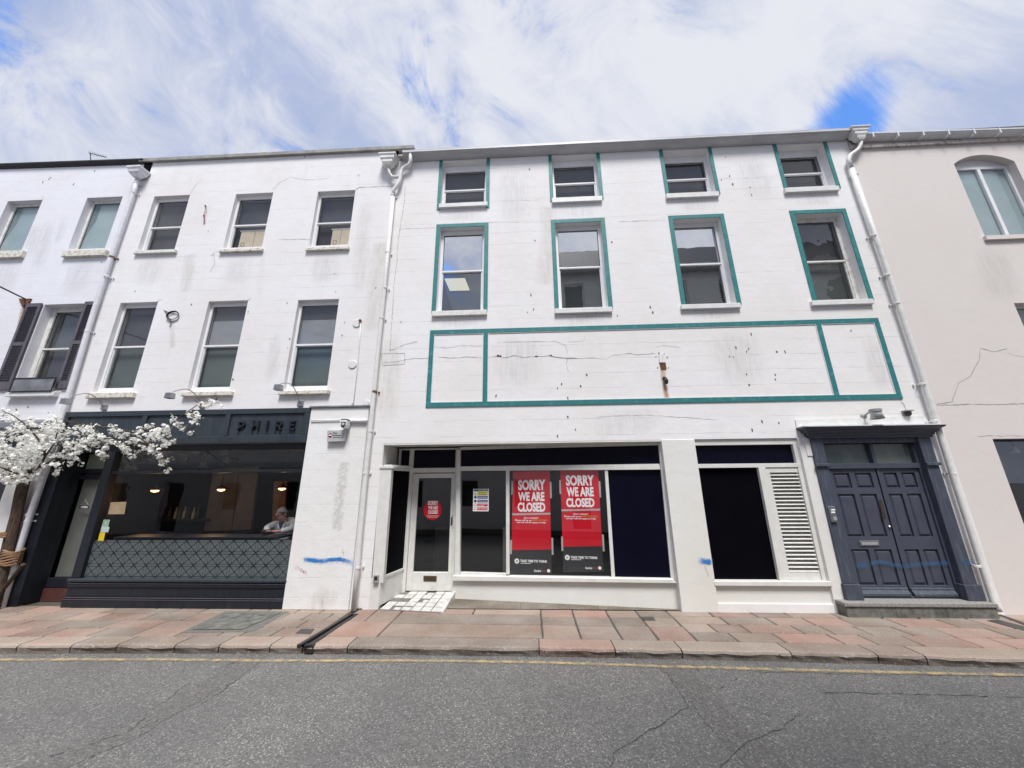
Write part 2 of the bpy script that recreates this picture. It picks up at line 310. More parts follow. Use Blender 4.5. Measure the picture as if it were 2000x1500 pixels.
MT['grout'] = pm('dark tile bed', (.20, .18, .165), (.12, .105, .10), 20, .9, .3)
# ------------------------------------------------------------------ planes and mesh building
class Pl:
    """a vertical plane: origin O, horizontal direction U; coordinates u (along), z (up), o (out of the wall, towards the street)"""
    def __init__(s, O, U):
        s.O = Vector(O); s.U = Vector(U).normalized(); s.N = Vector((s.U.y, -s.U.x, 0))
    def sh(s, o): return Pl(s.O + s.N * o, s.U)
    def pt(s, u, z, o=0.): p = s.O + s.U * u + s.N * o; return Vector((p.x, p.y, z))
    def uv(s, px, py, o=0.):
        d = RM @ Vector(((px - 1000) / FPX, 1, -(py - 750) / FPX)); C0 = Vector((0, -CAMD, CAMH))
        O = s.O + s.N * o; t = (O - C0).dot(s.N) / d.dot(s.N); p = C0 + d * t
        return ((p - O).dot(s.U), p.z)
    def rect(s, TL, TR, BR, BL, o=0.):
        a, b, c, d = (s.uv(*q, o) for q in (TL, TR, BR, BL))
        return ((a[0] + d[0]) / 2, (b[0] + c[0]) / 2, (c[1] + d[1]) / 2, (a[1] + b[1]) / 2)   # u0,u1,z0,z1
F = Pl((0, 0, 0), (1, 0, 0))
def gpt(px, py, z=0.):
    d = RM @ Vector(((px - 1000) / FPX, 1, -(py - 750) / FPX)); t = (z - CAMH) / d.z
    return Vector((0, -CAMD, CAMH)) + d * t
def link(o, parent=None):
    COL.objects.link(o)
    if parent is not None:
        o.parent = parent
    return o
def wloc(o):
    v = Vector((0, 0, 0))
    while o is not None: v = v + o.location; o = o.parent
    return v
def tag(o, label=None, cat=None, group=None, kind=None):
    if label: o['label'] = label
    if cat: o['category'] = cat
    if group: o['group'] = group
    if kind: o['kind'] = kind
    return o
def thing(name, loc, label, cat, group=None):
    e = bpy.data.objects.new(name, None); e.location = loc; e.empty_display_size = .2; COL.objects.link(e); return tag(e, label, cat, group)
class MB:
    def __init__(s): s.bm = bmesh.new(); s.uvl = None; s.cl = None
    def face(s, pts):
        try: return s.bm.faces.new([s.bm.verts.new(p) for p in pts])
        except ValueError: return None
    def prism(s, pl, poly, o0, o1, open_=False):
        a = [s.bm.verts.new(pl.pt(u, z, o0)) for u, z in poly]; b = [s.bm.verts.new(pl.pt(u, z, o1)) for u, z in poly]
        n = len(poly); s.bm.faces.new(b)
        if not open_: s.bm.faces.new(a[::-1])
        for i in range(n): s.bm.faces.new((a[i], a[(i + 1) % n], b[(i + 1) % n], b[i]))
        return s
    def r(s, pl, u0, u1, z0, z1, o0, o1): return s.prism(pl, [(u0, z0), (u1, z0), (u1, z1), (u0, z1)], o0, o1)
    def px(s, pl, q, o0, o1, at=None):
        """outline given by photo corners, taken on the plane at offset `at` (default o1)"""
        at = o1 if at is None else at
        return s.prism(pl, [pl.uv(*p, at) for p in q], o0, o1)
    def ring(s, pl, u0, u1, z0, z1, w, o0, o1, wb=None, wt=None):
        wb = w if wb is None else wb; wt = w if wt is None else wt
        s.r(pl, u0, u0 + w, z0, z1, o0, o1); s.r(pl, u1 - w, u1, z0, z1, o0, o1)
        if wb: s.r(pl, u0 + w, u1 - w, z0, z0 + wb, o0, o1)
        if wt: s.r(pl, u0 + w, u1 - w, z1 - wt, z1, o0, o1)
        return s
    def box(s, x0, x1, y0, y1, z0, z1): return s.r(F, x0, x1, z0, z1, -y1, -y0)
    def tube(s, pts, rad, n=8, caps=True):
        pts = [Vector(p) for p in pts]; k = len(pts)
        rads = rad if isinstance(rad, (list, tuple)) else [rad] * k
        rings = []; ref = None
        for i, p in enumerate(pts):
            d = ((pts[min(i + 1, k - 1)] - p).normalized() + (p - pts[max(i - 1, 0)]).normalized())
            d = d.normalized() if d.length > 1e-6 else Vector((0, 0, 1))
            if ref is None: ref = Vector((0, 0, 1)) if abs(d.z) < .9 else Vector((1, 0, 0))
            a = d.cross(ref).normalized(); b = d.cross(a).normalized(); ref = a.cross(d) if False else ref
            if abs(d.dot(ref)) > .97: ref = Vector((1, 0, 0)) if abs(d.x) < .9 else Vector((0, 1, 0)); a = d.cross(ref).normalized(); b = d.cross(a).normalized()
            if rings:
                # keep rings aligned with the previous one
                pa = s._pa; a = (pa - d * pa.dot(d)).normalized(); b = d.cross(a).normalized()
            s._pa = a
            rings.append([s.bm.verts.new(p + (a * cos(t) + b * sin(t)) * rads[i]) for t in (2 * pi * j / n for j in range(n))])
        for q, w in zip(rings, rings[1:]):
            for j in range(n): s.bm.faces.new((q[j], q[(j + 1) % n], w[(j + 1) % n], w[j]))
        if caps: s.bm.faces.new(rings[0][::-1]); s.bm.faces.new(rings[-1])
        return s
    def lathe(s, c, prof, n=16, axis=Vector((0, 0, 1)), cap=True):
        """prof: (radius, distance along axis)"""
        c = Vector(c); axis = axis.normalized(); a = axis.orthogonal().normalized(); b = axis.cross(a); rr = []
        for r_, h in prof: rr.append([s.bm.verts.new(c + axis * h + (a * cos(t) + b * sin(t)) * max(r_, 1e-4)) for t in (2 * pi * j / n for j in range(n))])
        for q, w in zip(rr, rr[1:]):
            for j in range(n): s.bm.faces.new((q[j], q[(j + 1) % n], w[(j + 1) % n], w[j]))
        if cap: s.bm.faces.new(rr[0][::-1]); s.bm.faces.new(rr[-1])
        return s
    def ribbon(s, pl, pts, w, o, uv=False):
        """flat strip along points (u,z) on a plane"""
        L_ = []
        for i, p in enumerate(pts):
            a = Vector(pts[max(i - 1, 0)]); b = Vector(pts[min(i + 1, len(pts) - 1)]); d = (b - a).normalized(); nn = Vector((-d.y, d.x))
            ww = w[i] if isinstance(w, list) else w
            L_.append((Vector(p) + nn * ww / 2, Vector(p) - nn * ww / 2))
        if uv and s.uvl is None: s.uvl = s.bm.loops.layers.uv.new('UVMap')
        n = len(L_) - 1
        for i in range(n):
            q = [L_[i][0], L_[i + 1][0], L_[i + 1][1], L_[i][1]]
            f = s.face([pl.pt(v[0], v[1], o) for v in q])
            if uv and f:
                for lp, c in zip(f.loops, ((i / n, 1), ((i + 1) / n, 1), ((i + 1) / n, 0), (i / n, 0))): lp[s.uvl].uv = c
        return s
    def build(s, name, mat, parent=None, smooth=False, bevel=0, recalc=True, segs=1):
        if recalc: bmesh.ops.recalc_face_normals(s.bm, faces=s.bm.faces[:])
        me = bpy.data.meshes.new(name); off = wloc(parent) if parent is not None else Vector((0, 0, 0))
        if parent is not None: bmesh.ops.translate(s.bm, verts=s.bm.verts[:], vec=-off)
        s.bm.to_mesh(me); s.bm.free(); me.materials.append(MT[mat] if isinstance(mat, str) else mat)
        if smooth:
            for p in me.polygons: p.use_smooth = True
        o = bpy.data.objects.new(name, me); link(o, parent)
        if bevel:
            b = o.modifiers.new('bevel', 'BEVEL'); b.width = bevel; b.segments = segs; b.limit_method = 'ANGLE'
        return o
def struct(mb, name, mat, **k): return tag(mb.build(name, mat, **k), kind='structure')
def textobj(name, body, pl, TL, TR, BR, BL, mat, parent, o=.002, bold=.0, h=None, extr=.0008):
    """lettering fitted into the photo box, laid on the plane"""
    u0, u1, z0, z1 = pl.rect(TL, TR, BR, BL, o)
    cu = bpy.data.curves.new('t', 'FONT'); cu.body = body; cu.offset = bold; cu.extrude = 0; cu.resolution_u = 3
    ob = bpy.data.objects.new('t', cu); COL.objects.link(ob); dg = bpy.context.evaluated_depsgraph_get()
    me = bpy.data.meshes.new_from_object(ob.evaluated_get(dg)); bpy.data.objects.remove(ob)
    xs = [v.co.x for v in me.vertices]; ys = [v.co.y for v in me.vertices]
    x0, x1, y0, y1 = min(xs), max(xs), min(ys), max(ys); off = wloc(parent)
    for v in me.vertices:
        p = pl.pt(u0 + (v.co.x - x0) / (x1 - x0) * (u1 - u0), z0 + (v.co.y - y0) / (y1 - y0) * (z1 - z0), o); v.co = p - off
    me.materials.append(MT[mat]); q = bpy.data.objects.new(name, me); link(q, parent); return q
def wallmesh(pl, u0, u1, z0, z1, holes, o0=-.3, o1=0.):
    """one wall slab with rectangular openings and their reveals"""
    us = sorted({u0, u1, *[h[0] for h in holes], *[h[1] for h in holes]}); zs = sorted({z0, z1, *[h[2] for h in holes], *[h[3] for h in holes]})
    us = [u for u in us if u0 <= u <= u1]; zs = [z for z in zs if z0 <= z <= z1]
    mb = MB(); S = {}
    for i in range(len(us) - 1):
        for j in range(len(zs) - 1):
            cu, cz = (us[i] + us[i + 1]) / 2, (zs[j] + zs[j + 1]) / 2
            S[i, j] = not any(h[0] < cu < h[1] and h[2] < cz < h[3] for h in holes)
    for (i, j), s in S.items():
        if not s: continue
        a, b, c, d = us[i], us[i + 1], zs[j], zs[j + 1]
        mb.face([pl.pt(a, c, o1), pl.pt(b, c, o1), pl.pt(b, d, o1), pl.pt(a, d, o1)])
        mb.face([pl.pt(a, d, o0), pl.pt(b, d, o0), pl.pt(b, c, o0), pl.pt(a, c, o0)])
        if not S.get((i - 1, j)): mb.face([pl.pt(a, c, o0), pl.pt(a, c, o1), pl.pt(a, d, o1), pl.pt(a, d, o0)])
        if not S.get((i + 1, j)): mb.face([pl.pt(b, c, o1), pl.pt(b, c, o0), pl.pt(b, d, o0), pl.pt(b, d, o1)])
        if not S.get((i, j - 1)): mb.face([pl.pt(a, c, o1), pl.pt(a, c, o0), pl.pt(b, c, o0), pl.pt(b, c, o1)])
        if not S.get((i, j + 1)): mb.face([pl.pt(a, d, o0), pl.pt(a, d, o1), pl.pt(b, d, o1), pl.pt(b, d, o0)])
    bmesh.ops.remove_doubles(mb.bm, verts=mb.bm.verts[:], dist=1e-5)
    return mb
def pxs(pl, pts, o=0.): return [pl.uv(x, y, o) for x, y in pts]
# ------------------------------------------------------------------ ground
def yk(x): x = max(-9, min(9, x)); return -1.345 - .0034 * x * x - .004 * x
KH = .10
MB_ = MB
mb = MB(); mb.face([(-400, -400, -KH), (400, -400, -KH), (400, 400, -KH), (-400, 400, -KH)]); struct(mb, 'road', 'asphalt', recalc=False)
def paint(bm, layer, f, c):
    for lp in f.loops: lp[layer] = (*c, 1)
def stonebox(mb, lay, quad, z0, z1, c, rnd=.004, chip=0.):
    """one laid stone: plan quad (4 xy, counter-clockwise), slightly rounded top edge"""
    cx = sum(q[0] for q in quad) / 4; cy = sum(q[1] for q in quad) / 4; bm = mb.bm
    tl = [random.uniform(-.0025, .0025) for _ in range(4)]
    lo = [bm.verts.new((x, y, z0)) for x, y in quad]; md = [bm.verts.new((x, y, z1 - .012 + t)) for (x, y), t in zip(quad, tl)]
    hi = []
    for (x, y), t in zip(quad, tl):
        d = Vector((cx - x, cy - y)); d = d.normalized() * (.012 + random.uniform(0, chip)); hi.append(bm.verts.new((x + d.x, y + d.y, z1 + t)))
    fs = [bm.faces.new(hi)]
    for a, b in ((lo, md), (md, hi)):
        for i in range(4): fs.append(bm.faces.new((a[i], a[(i + 1) % 4], b[(i + 1) % 4], b[i])))
    for f in fs: paint(bm, lay, f, c)
PINK = [(.55, .435, .385), (.54, .445, .395), (.51, .42, .375)]
GREYS = [(.50, .445, .40), (.53, .465, .415), (.48, .435, .39), (.52, .45, .40)]
def scol(p):
    c = random.choice(PINK if random.random() < p else GREYS); k = random.uniform(.88, 1.12); return tuple(v * k for v in c)
pv = MB(); lay = pv.bm.loops.layers.color.new('stone')
def vy(x, s): y0 = yk(x) + .285; return y0 + (.06 - y0) * s
def course(x0, x1, s0, s1, lmin, lmax, p, skew=0.):
    x = x0
    while x < x1 - .01:
        l = random.uniform(lmin, lmax); xe = min(x + l, x1)
        if x1 - xe < .2: xe = x1
        g = .008
        k = random.uniform(-.01, .01)
        stonebox(pv, lay, [(x + g, vy(x, s0) + g), (xe - g + k, vy(xe, s0) + g), (xe - g - k, vy(xe, s1) - g), (x + g, vy(x, s1) - g)], -.06, random.uniform(-.001, .0015), scol(p), chip=.004)
        x = xe
XD = gpt(640, 1230).x
for s0, s1 in ((0, .24), (.24, .49), (.49, .74), (.74, 1)): course(-17, -4.3, s0, s1, .4, .8, .5)
for s0, s1 in ((0, .27), (.27, .52), (.52, .78), (.78, 1)): course(-4.3, XD - .05, s0, s1, .3, .55, .45)
course(XD + .05, -2.1, 0, .5, .4, .6, .9); course(XD + .05, -2.1, .5, 1, .3, .4, .2)
course(-2.1, .12, 0, .42, 2.4, 2.6, 0); course(-2.1, .12, .42, .78, 2.4, 2.6, 0); course(-2.1, .12, .78, 1, 1.0, 1.4, .5)
for x0, x1, a, b in ((.12, .62, .42, 1.2), (.62, 1.15, .3, .7), (1.15, 1.62, .35, .5), (1.62, 2.1, .2, .3)):
    for s0, s1 in ((0, .3 + .12 * random.random()), (.42, .72), (.72, 1)):
        s1_ = {0: .42}.get(s0, s1)
        x = x0
        course(x0, x1, s0, s1_, b, b + .1, .35)
for s0, s1 in ((0, .26), (.26, .52), (.52, .78), (.78, 1)): course(2.1, 17, s0, s1, .36, .72, .42)
struct(pv, 'pavement', 'stone', recalc=False)
jb = MB()
xs = [-60, -17] + [i * .5 for i in range(-32, 33)] + [17, 60]
for a, b in zip(xs, xs[1:]): jb.prism(Pl((0, 0, 0), (1, 0, 0)), [(a, -.2), (b, -.2), (b, -.008), (a, -.008)], -1.0, -(yk((a + b) / 2) + .05), open_=True)
struct(jb, 'pavement', 'joint')
kb = MB(); kl = kb.bm.loops.layers.color.new('stone')
kx = [-17.2, -16, -14.9, -13.6, -12.2, -11, -10.1] + [gpt(px, 1264).x for px in (20, 125, 215, 330, 418, 520, 585, 675, 1053, 1200, 1327, 1530, 1686, 1770)] + [6.05, 6.9, 8.1, 9.3, 10.5, 11.9, 13, 14.2, 15.4, 17]
kcol = {15: (.55, .44, .39)}
for i, (a, b) in enumerate(zip(kx, kx[1:])):
    c = scol(.25) if i not in kcol else kcol[i]
    n = max(2, int((b - a) / .11)); prof = []
    # cross-section: back bottom, back top, top edge, rounded nose, rough face bottom
    g = .007; cols = []
    for j in range(n + 1):
        x = a + g + (b - a - 2 * g) * j / n; y = yk(x); w = random.uniform(-.006, .006)
        e = .012 if j in (0, n) else 0
        cols.append([kb.bm.verts.new((x, y + .28, -.15)), kb.bm.verts.new((x, y + .28, -.003)), kb.bm.verts.new((x, y + .05 + w, .001 - e * .4)), kb.bm.verts.new((x, y + .015 + w + e, -.012 + w * .5)),
                     kb.bm.verts.new((x, y - .004 + w + e, -.032 + w)), kb.bm.verts.new((x, y + .008 + random.uniform(-.008, .008) + e, -.07)), kb.bm.verts.new((x, y + .012 + random.uniform(-.006, .006) + e, -.15))])
    fs = []
    for p, q in zip(cols, cols[1:]):
        for k in range(6): fs.append(kb.bm.faces.new((p[k], q[k], q[k + 1], p[k + 1])))
    fs.append(kb.bm.faces.new(cols[0])); fs.append(kb.bm.faces.new(cols[-1][::-1]))
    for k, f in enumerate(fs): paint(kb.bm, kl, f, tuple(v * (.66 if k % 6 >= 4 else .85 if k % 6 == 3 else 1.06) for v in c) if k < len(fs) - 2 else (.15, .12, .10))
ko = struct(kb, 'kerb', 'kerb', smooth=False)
def gribbon(mb, pts, w, z, uv=False, jit=0., gap=0.):
    pts = [Vector((p[0], p[1], 0)) for p in pts]
    if jit:                                                     # subdivide and roughen
        q = []
        for a, b in zip(pts, pts[1:]):
            n = max(1, int((b - a).length / .06))
            for i in range(n): q.append(a.lerp(b, i / n) + Vector((random.uniform(-jit, jit), random.uniform(-jit, jit), 0)))
        pts = q + [pts[-1]]
    if uv and mb.uvl is None: mb.uvl = mb.bm.loops.layers.uv.new('UVMap')
    E_ = []
    for i, p in enumerate(pts):
        d = (pts[min(i + 1, len(pts) - 1)] - pts[max(i - 1, 0)]).normalized(); nn = Vector((-d.y, d.x, 0)); ww = w * (random.uniform(.4, 1.3) if jit else 1)
        E_.append((p + nn * ww / 2 + Vector((0, 0, z)), p - nn * ww / 2 + Vector((0, 0, z))))
    gone = 0
    for i in range(len(E_) - 1):
        if gap:
            if gone: gone -= 1; continue
            if random.random() < gap * .25: gone = random.randint(1, 5)
        f = mb.face([E_[i][1], E_[i + 1][1], E_[i + 1][0], E_[i][0]])
        if uv:
            for lp, c in zip(f.loops, ((.5, 0), (.5, 0), (.5, 1), (.5, 1))): lp[mb.uvl].uv = c
    return mb
def G(pts, z=-KH): return [gpt(x, y, z) for x, y in pts]
yl = MB(); a = G([(0, 1290), (150, 1289.5), (300, 1289.5), (430, 1291), (560, 1292), (780, 1291.5), (1000, 1294), (1150, 1298), (1300, 1303), (1450, 1307), (1600, 1311), (1800, 1316), (2000, 1320)])
a = [a[0] + (a[0] - a[1]) * 6] + a + [a[-1] + (a[-1] - a[-2]) * 5]
q = []
for p0, p1 in zip(a, a[1:]):
    n = max(1, int((p1 - p0).length / .12)); q += [p0.lerp(p1, i / n) for i in range(n)]
gribbon(yl, q, .10, -KH + .009, uv=True); struct(yl, 'road_marking', 'yellowline', recalc=False)
def asphalt2():
    m, nt, b, o = newmat('coarse trench asphalt'); t = NT(nt)
    v = t.voro(80, out=1); sp = t.N.new('ShaderNodeSeparateXYZ'); t.L.new(v, sp.inputs[0])
    c = t.mix(t.ramp(sp.outputs[0], .05, .95), (.08, .078, .076), (.160, .154, .146)); c = t.mix(t.ramp(sp.outputs[1], .93, .97), c, (.25, .23, .2))
    c = t.mix(t.ramp(t.noise(120, 3, .6), .58, .72, 0, .5), c, (.045, .043, .043))
    t.L.new(c, b.inputs['Base Color']); b.inputs['Roughness'].default_value = .85
    # ragged edge
    uv = t.N.new('ShaderNodeUVMap'); s2 = t.N.new('ShaderNodeSeparateXYZ'); t.L.new(uv.outputs[0], s2.inputs[0])
    e = t.math('MULTIPLY', t.math('MULTIPLY', s2.outputs[1], t.math('SUBTRACT', 1., s2.outputs[1])), 4.)
    al = t.math('GREATER_THAN', t.math('ADD', e, t.math('MULTIPLY', t.noise(14, 5, .7), .9)), .82); t.L.new(al, b.inputs['Alpha'])
    t.L.new(t.bump(t.voro(80), .8, .006), b.inputs['Normal']); return m
MT['asphalt2'] = asphalt2()
tp = MB()
for pts, w in (([(500, 1280), (430, 1330), (350, 1372), (250, 1430), (120, 1485), (0, 1530)], .42), ([(1310, 1296), (1360, 1345), (1400, 1400), (1450, 1450), (1520, 1520)], .38)):
    gribbon(tp, G(pts), w, -KH + .003, uv=True)
struct(tp, 'road', 'asphalt2', recalc=False)
sm = MB()
for pts, w in (([(458, 1293), (420, 1310), (360, 1340), (310, 1380), (250, 1430), (150, 1465), (40, 1495)], .016), ([(530, 1288), (500, 1305), (430, 1352), (370, 1390), (290, 1415), (215, 1455), (150, 1500)], .011),
               ([(1280, 1300), (1305, 1320), (1325, 1350), (1345, 1378), (1300, 1410), (1250, 1440), (1200, 1470), (1190, 1500)], .012), ([(1355, 1300), (1385, 1332), (1403, 1346), (1420, 1335), (1447, 1322)], .010),
               ([(1480, 1313), (1600, 1316), (1720, 1318), (2000, 1322)], .014), ([(1605, 1352), (1700, 1355), (1850, 1358), (2000, 1363)], .016), ([(1552, 1400), (1530, 1422), (1490, 1440), (1440, 1462), (1405, 1500)], .012), ([(1430, 1375), (1500, 1398), (1580, 1400)], .008)):
    gribbon(sm, G(pts), w * .5, -KH + .006, jit=.014, gap=.4)
struct(sm, 'road', 'tar', recalc=False)
# stone strip and rising tiles inside the shop recess are parts of the shop (below)
# iron covers and channels
def flat(mb, pts, z0, z1):
    a = [mb.bm.verts.new((p.x, p.y, z1)) for p in pts]; b = [mb.bm.verts.new((p.x, p.y, z0)) for p in pts]; n = len(a)
    mb.bm.faces.new(a); mb.bm.faces.new(b[::-1])
    for i in range(n): mb.bm.faces.new((a[i], b[i], b[(i + 1) % n], a[(i + 1) % n]))
    return mb
def G0(pts): return [gpt(x, y, .004) for x, y in pts]
t = thing('manhole_cover', gpt(460, 1213), 'large rectangular cover with concrete infill in the paving before the restaurant window', 'manhole cover')
fr = flat(MB(), G0([(352, 1236), (495, 1234), (566, 1194), (440, 1194)]), -.02, .004).build('frame', 'coverconc', t)
flat(MB(), G0([(374, 1230), (474, 1229), (548, 1197), (452, 1197)]), -.01, .008).build('cover_plate', 'mossy', t)
mbk = MB(); gribbon(mbk, G0([(376, 1230), (474, 1229.5)]), .012, .010); gribbon(mbk, G0([(474, 1229.5), (549, 1197)]), .012, .010); mbk.build('edge_strip', 'steel', t, recalc=False)
for q, l in (([(577, 1237), (606, 1238), (615, 1228), (588, 1228)], 'small square iron cover in the paving beside the long drain channel'), ([(1259, 1212), (1281, 1212), (1276, 1204.5), (1248, 1204.5)], 'small dark iron cover in the paving below the black shop panel')):
    o = flat(MB(), G0(q), -.01, .005).build('access_cover', 'coverdark', bevel=.003); tag(o, l, 'access cover')
t = thing('drain_channel', gpt(640, 1230), 'black iron rainwater channel crossing the pavement from the middle drainpipe to the kerb', 'drain')
flat(MB(), G0([(690, 1199), (694, 1199), (598, 1260), (590, 1260)]), -.02, .004).build('slot', 'blackd', t)
flat(MB(), G0([(684, 1199), (689, 1199), (588, 1260), (580, 1260)]), -.02, .010).build('rim', 'ironblk', t); flat(MB(), G0([(695, 1199), (700, 1199), (610, 1260), (600, 1260)]), -.02, .010).build('rim', 'ironblk', t)
p = gpt(594, 1268); mk = MB(); x = p.x; y = yk(x) - .012
mk.ring(Pl((x, y, 0), (1, 0, 0)), -.06, .06, -.075, .006, .014, -.05, .0, wb=.012, wt=.012); mk.build('outlet', 'ironblk', t)
MB().r(Pl((x, y + .03, 0), (1, 0, 0)), -.05, .05, -.064, -.006, -.01, 0).build('outlet_mouth', 'blackd', t)
t = thing('drain_channel', gpt(1980, 1215), 'short dark channel in the paving at the foot of the right drainpipe', 'drain')
flat(MB(), G0([(1944, 1199), (1952, 1199), (2040, 1230), (2030, 1232)]), -.02, .004).build('slot', 'ironblk', t)
o = flat(MB(), G0([(1928, 1212), (1948, 1210), (2030, 1231), (2018, 1237)]), -.02, .006).build('drain_grate', 'coverdark'); tag(o, 'long dark iron grate in the paving at the far right', 'grate')
# ------------------------------------------------------------------ windows
def window(b, op, d=.085, fw=.055, rail=.5, panes=('glass', 'glass'), back=('roomdark', 'roomdark'), sill=None, silld=.07, sillmat='sillw', frame='upvc', wt=.075, wb=.045, sur=None, surmat='teal', name='window', topback=None, fwl=None):
    u0, u1, z0, z1 = op
    f = MB().ring(F, u0 - .02, u1 + .02, z0, z1 + .02, fw + .02, -d - .07, -d, wb=wb, wt=wt + .02).build(name, frame, b, bevel=.004)
    a0, a1 = u0 + fw, u1 - fw; zb, zt = z0 + wb, z1 - wt; zm = zb + (zt - zb) * rail
    if rail < 1:
        MB().ring(F, a0, a1, zb, zm + .0, .018, -d - .055, -d - .022, wb=.022, wt=.0).build('sash', frame, f)
        MB().r(F, a0, a1, zm - .016, zm + .022, -d - .05, -d - .004).build('meeting_rail', frame, f, bevel=.003)
        mk = MB().face([F.pt(a0, zm + .02, -d - .035), F.pt(a1, zm + .02, -d - .035), F.pt(a1, zt, -d - .035), F.pt(a0, zt, -d - .035)])
    for k, (za, zc) in enumerate(((zm, zt), (zb, zm))):
        if zc - za < .02: continue
        o = -d - (.03 if k == 0 else .045)
        q = MB(); q.face([F.pt(a0, za, o), F.pt(a1, za, o), F.pt(a1, zc, o), F.pt(a0, zc, o)]); q.build('pane', panes[k], f, recalc=False)
        g_ = MB().ring(F, a0, a1, za, zc, .011, o - .003, o + .004); g_.build('glazing_seal', 'cable', f)
        bo_ = {'frost': .035, 'pane_backing': .10}.get(back[k], .13); q = MB(); q.r(F, a0 - (.0 if bo_ < .1 else .04), a1 + (.0 if bo_ < .1 else .04), za, zc, -d - bo_ - .03, -d - bo_); q.build('pane_backing', back[k], f)  # sheet behind the pane; its room tones paint the dimness of an interior
    if sill:
        s0, s1, sz1, sz0 = sill
        MB().r(F, s0, s1, sz0, sz1, -d + .01, silld).build('sill', sillmat, f, bevel=.008)
    return f
def op4(TL, TR, BR, BL): return F.rect(TL, TR, BR, BL)
def sl(TL, TR, BR, BL, o): u0, u1, z0, z1 = F.rect(TL, TR, BR, BL, o); return (u0, u1, z1, z0)
def shell(b, x0, x1, z1, y1=8., mat='oppwall'):
    mk = MB(); mk.box(x0, x0 + .2, .3, y1, 0, z1); mk.box(x1 - .2, x1, .3, y1, 0, z1); mk.box(x0 + .2, x1 - .2, y1 - .2, y1, 0, z1); mk.build('side_wall', mat, b)
    MB().box(x0, x1, .3, y1, z1, z1 + .15).build('flat_roof', 'slate', b)
def cracks(b, lst, mat='crack', o=.003, name='crack'):
    for pts, w in lst:
        mk = MB(); q = pxs(F, pts); r = []
        for a, c in zip(q, q[1:]):
            a = Vector(a); c = Vector(c); n = max(1, int((c - a).length / .05)); d = (c - a).normalized(); nn = Vector((-d.y, d.x))
            for i in range(n): r.append(tuple(a.lerp(c, i / n) + (nn * random.uniform(-.007, .007) if i else Vector((0, 0)))))
        r.append(q[-1]); mk.ribbon(F, r, [w * random.uniform(.3, 1.3) for _ in r], o); mk.build(name, mat, b, recalc=False)
def splashes(b, lst, mat='mark', name='splash_mark', s=1., rnd=False):
    for (x, y) in lst:
        mk = MB(); u, z = F.uv(x, y); l = random.uniform(.03, .08) * s; w = random.uniform(.008, .018) * s; a = random.uniform(-.35, .25)
        if rnd: l = w * 2 * 1.1
        poly = []
        for k in range(8):
            t = 2 * pi * k / 8; rx = w * cos(t) * random.uniform(.6, 1.1); rz = l / 2 * sin(t) * random.uniform(.8, 1.1); poly.append((u + rx * cos(a) - rz * sin(a), z + rx * sin(a) + rz * cos(a)))
        mk.prism(F, poly, .001, .005); mk.build(name, mat, b)
def stain(b, pts, w, mat, name='stain', o=.004, pl=F):
    q = pxs(pl, pts); r = []
    for a, c in zip(q, q[1:]): r += [tuple(Vector(a).lerp(Vector(c), i / 3)) for i in range(3)]
    r.append(q[-1]); mk = MB(); mk.ribbon(pl, r, w, o, uv=True); return mk.build(name, mat, b, recalc=False)
def eaves(b, name, mat, pts, o, hgt, depth=.12, half=True):
    """gutter running along a nearly level line; pts = photo points on its front top edge"""
    (u0, z0), (u1, z1) = pxs(F, pts, o); prof = []
    if half:
        for k in range(7): t = pi * k / 6 / 2; prof.append((o - depth + depth * cos(t), -hgt * sin(t)))
        prof = [(o - depth - .01, 0), (o - .012, 0), (o - .012, .012), (o + .006, .012)] + [(o + .006, -.02), (o - .006, -.022)] + [(o - depth + (depth - .006) * cos(t), -.022 - (hgt - .022) * sin(t)) for t in (pi / 2 * k / 6 for k in range(1, 7))] + [(o - depth - .01, -hgt)]
    else: prof = [(o - depth, 0), (o, 0), (o, -hgt), (o - depth, -hgt)]
    mk = MB(); A = [mk.bm.verts.new(F.pt(u0, z0 + dz, oo)) for oo, dz in prof]; B = [mk.bm.verts.new(F.pt(u1, z1 + dz, oo)) for oo, dz in prof]; n = len(prof)
    for i in range(n): mk.bm.faces.new((A[i], B[i], B[(i + 1) % n], A[(i + 1) % n]))
    mk.bm.faces.new(A[::-1]); mk.bm.faces.new(B)
    return mk.build(name, mat, b), (u0, z0, u1, z1)
XL, XR_, XM = -9.28, -2.97, 7.10                                   # party lines
# ================================================================== LEFT BUILDING
LB = thing('terrace_building', (-13, 0, 0), 'cool white terraced building at the far left with slate grey window shutters', 'building')
ZL = F.uv(140, 318)[1]
shell(LB, -18, XL, ZL - .05)
w1 = op4((16, 393), (83, 390), (42, 490), (-30, 492)); w2 = op4((171, 386), (239, 384), (205, 486), (132, 486))
w3 = op4((90, 595), (176, 592), (126, 757), (20, 765))
sh1 = op4((60, 593), (86, 592.5), (22, 761), (0, 761)); zs3 = F.uv(50, 766)[1]; w3 = (w3[0], w3[1], zs3, w3[3])
w0 = (w3[0] - 2.62, w3[1] - 2.62, w3[2], w3[3]); w1b = (w1[0] - 1.35, w1[1] - 1.35, w1[2], w1[3])
zsh = 3.02                                                           # head of its shopfront
wallmesh(F, -18, XL, 0, ZL, [w1, w2, w3, w0, (-17.5, -9.75, .0, zsh)]).build('wall', 'wall_left', LB)
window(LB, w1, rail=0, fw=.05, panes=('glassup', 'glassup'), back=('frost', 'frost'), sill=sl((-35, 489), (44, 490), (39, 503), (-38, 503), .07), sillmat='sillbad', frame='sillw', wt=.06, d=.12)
f = window(LB, w2, rail=0, fw=.05, panes=('glassup', 'glassup'), back=('frost', 'frost'), sill=sl((118, 488), (206, 486.5), (203, 497.5), (120, 500), .08), sillmat='sillbad', frame='sillw', wt=.06, d=.12)
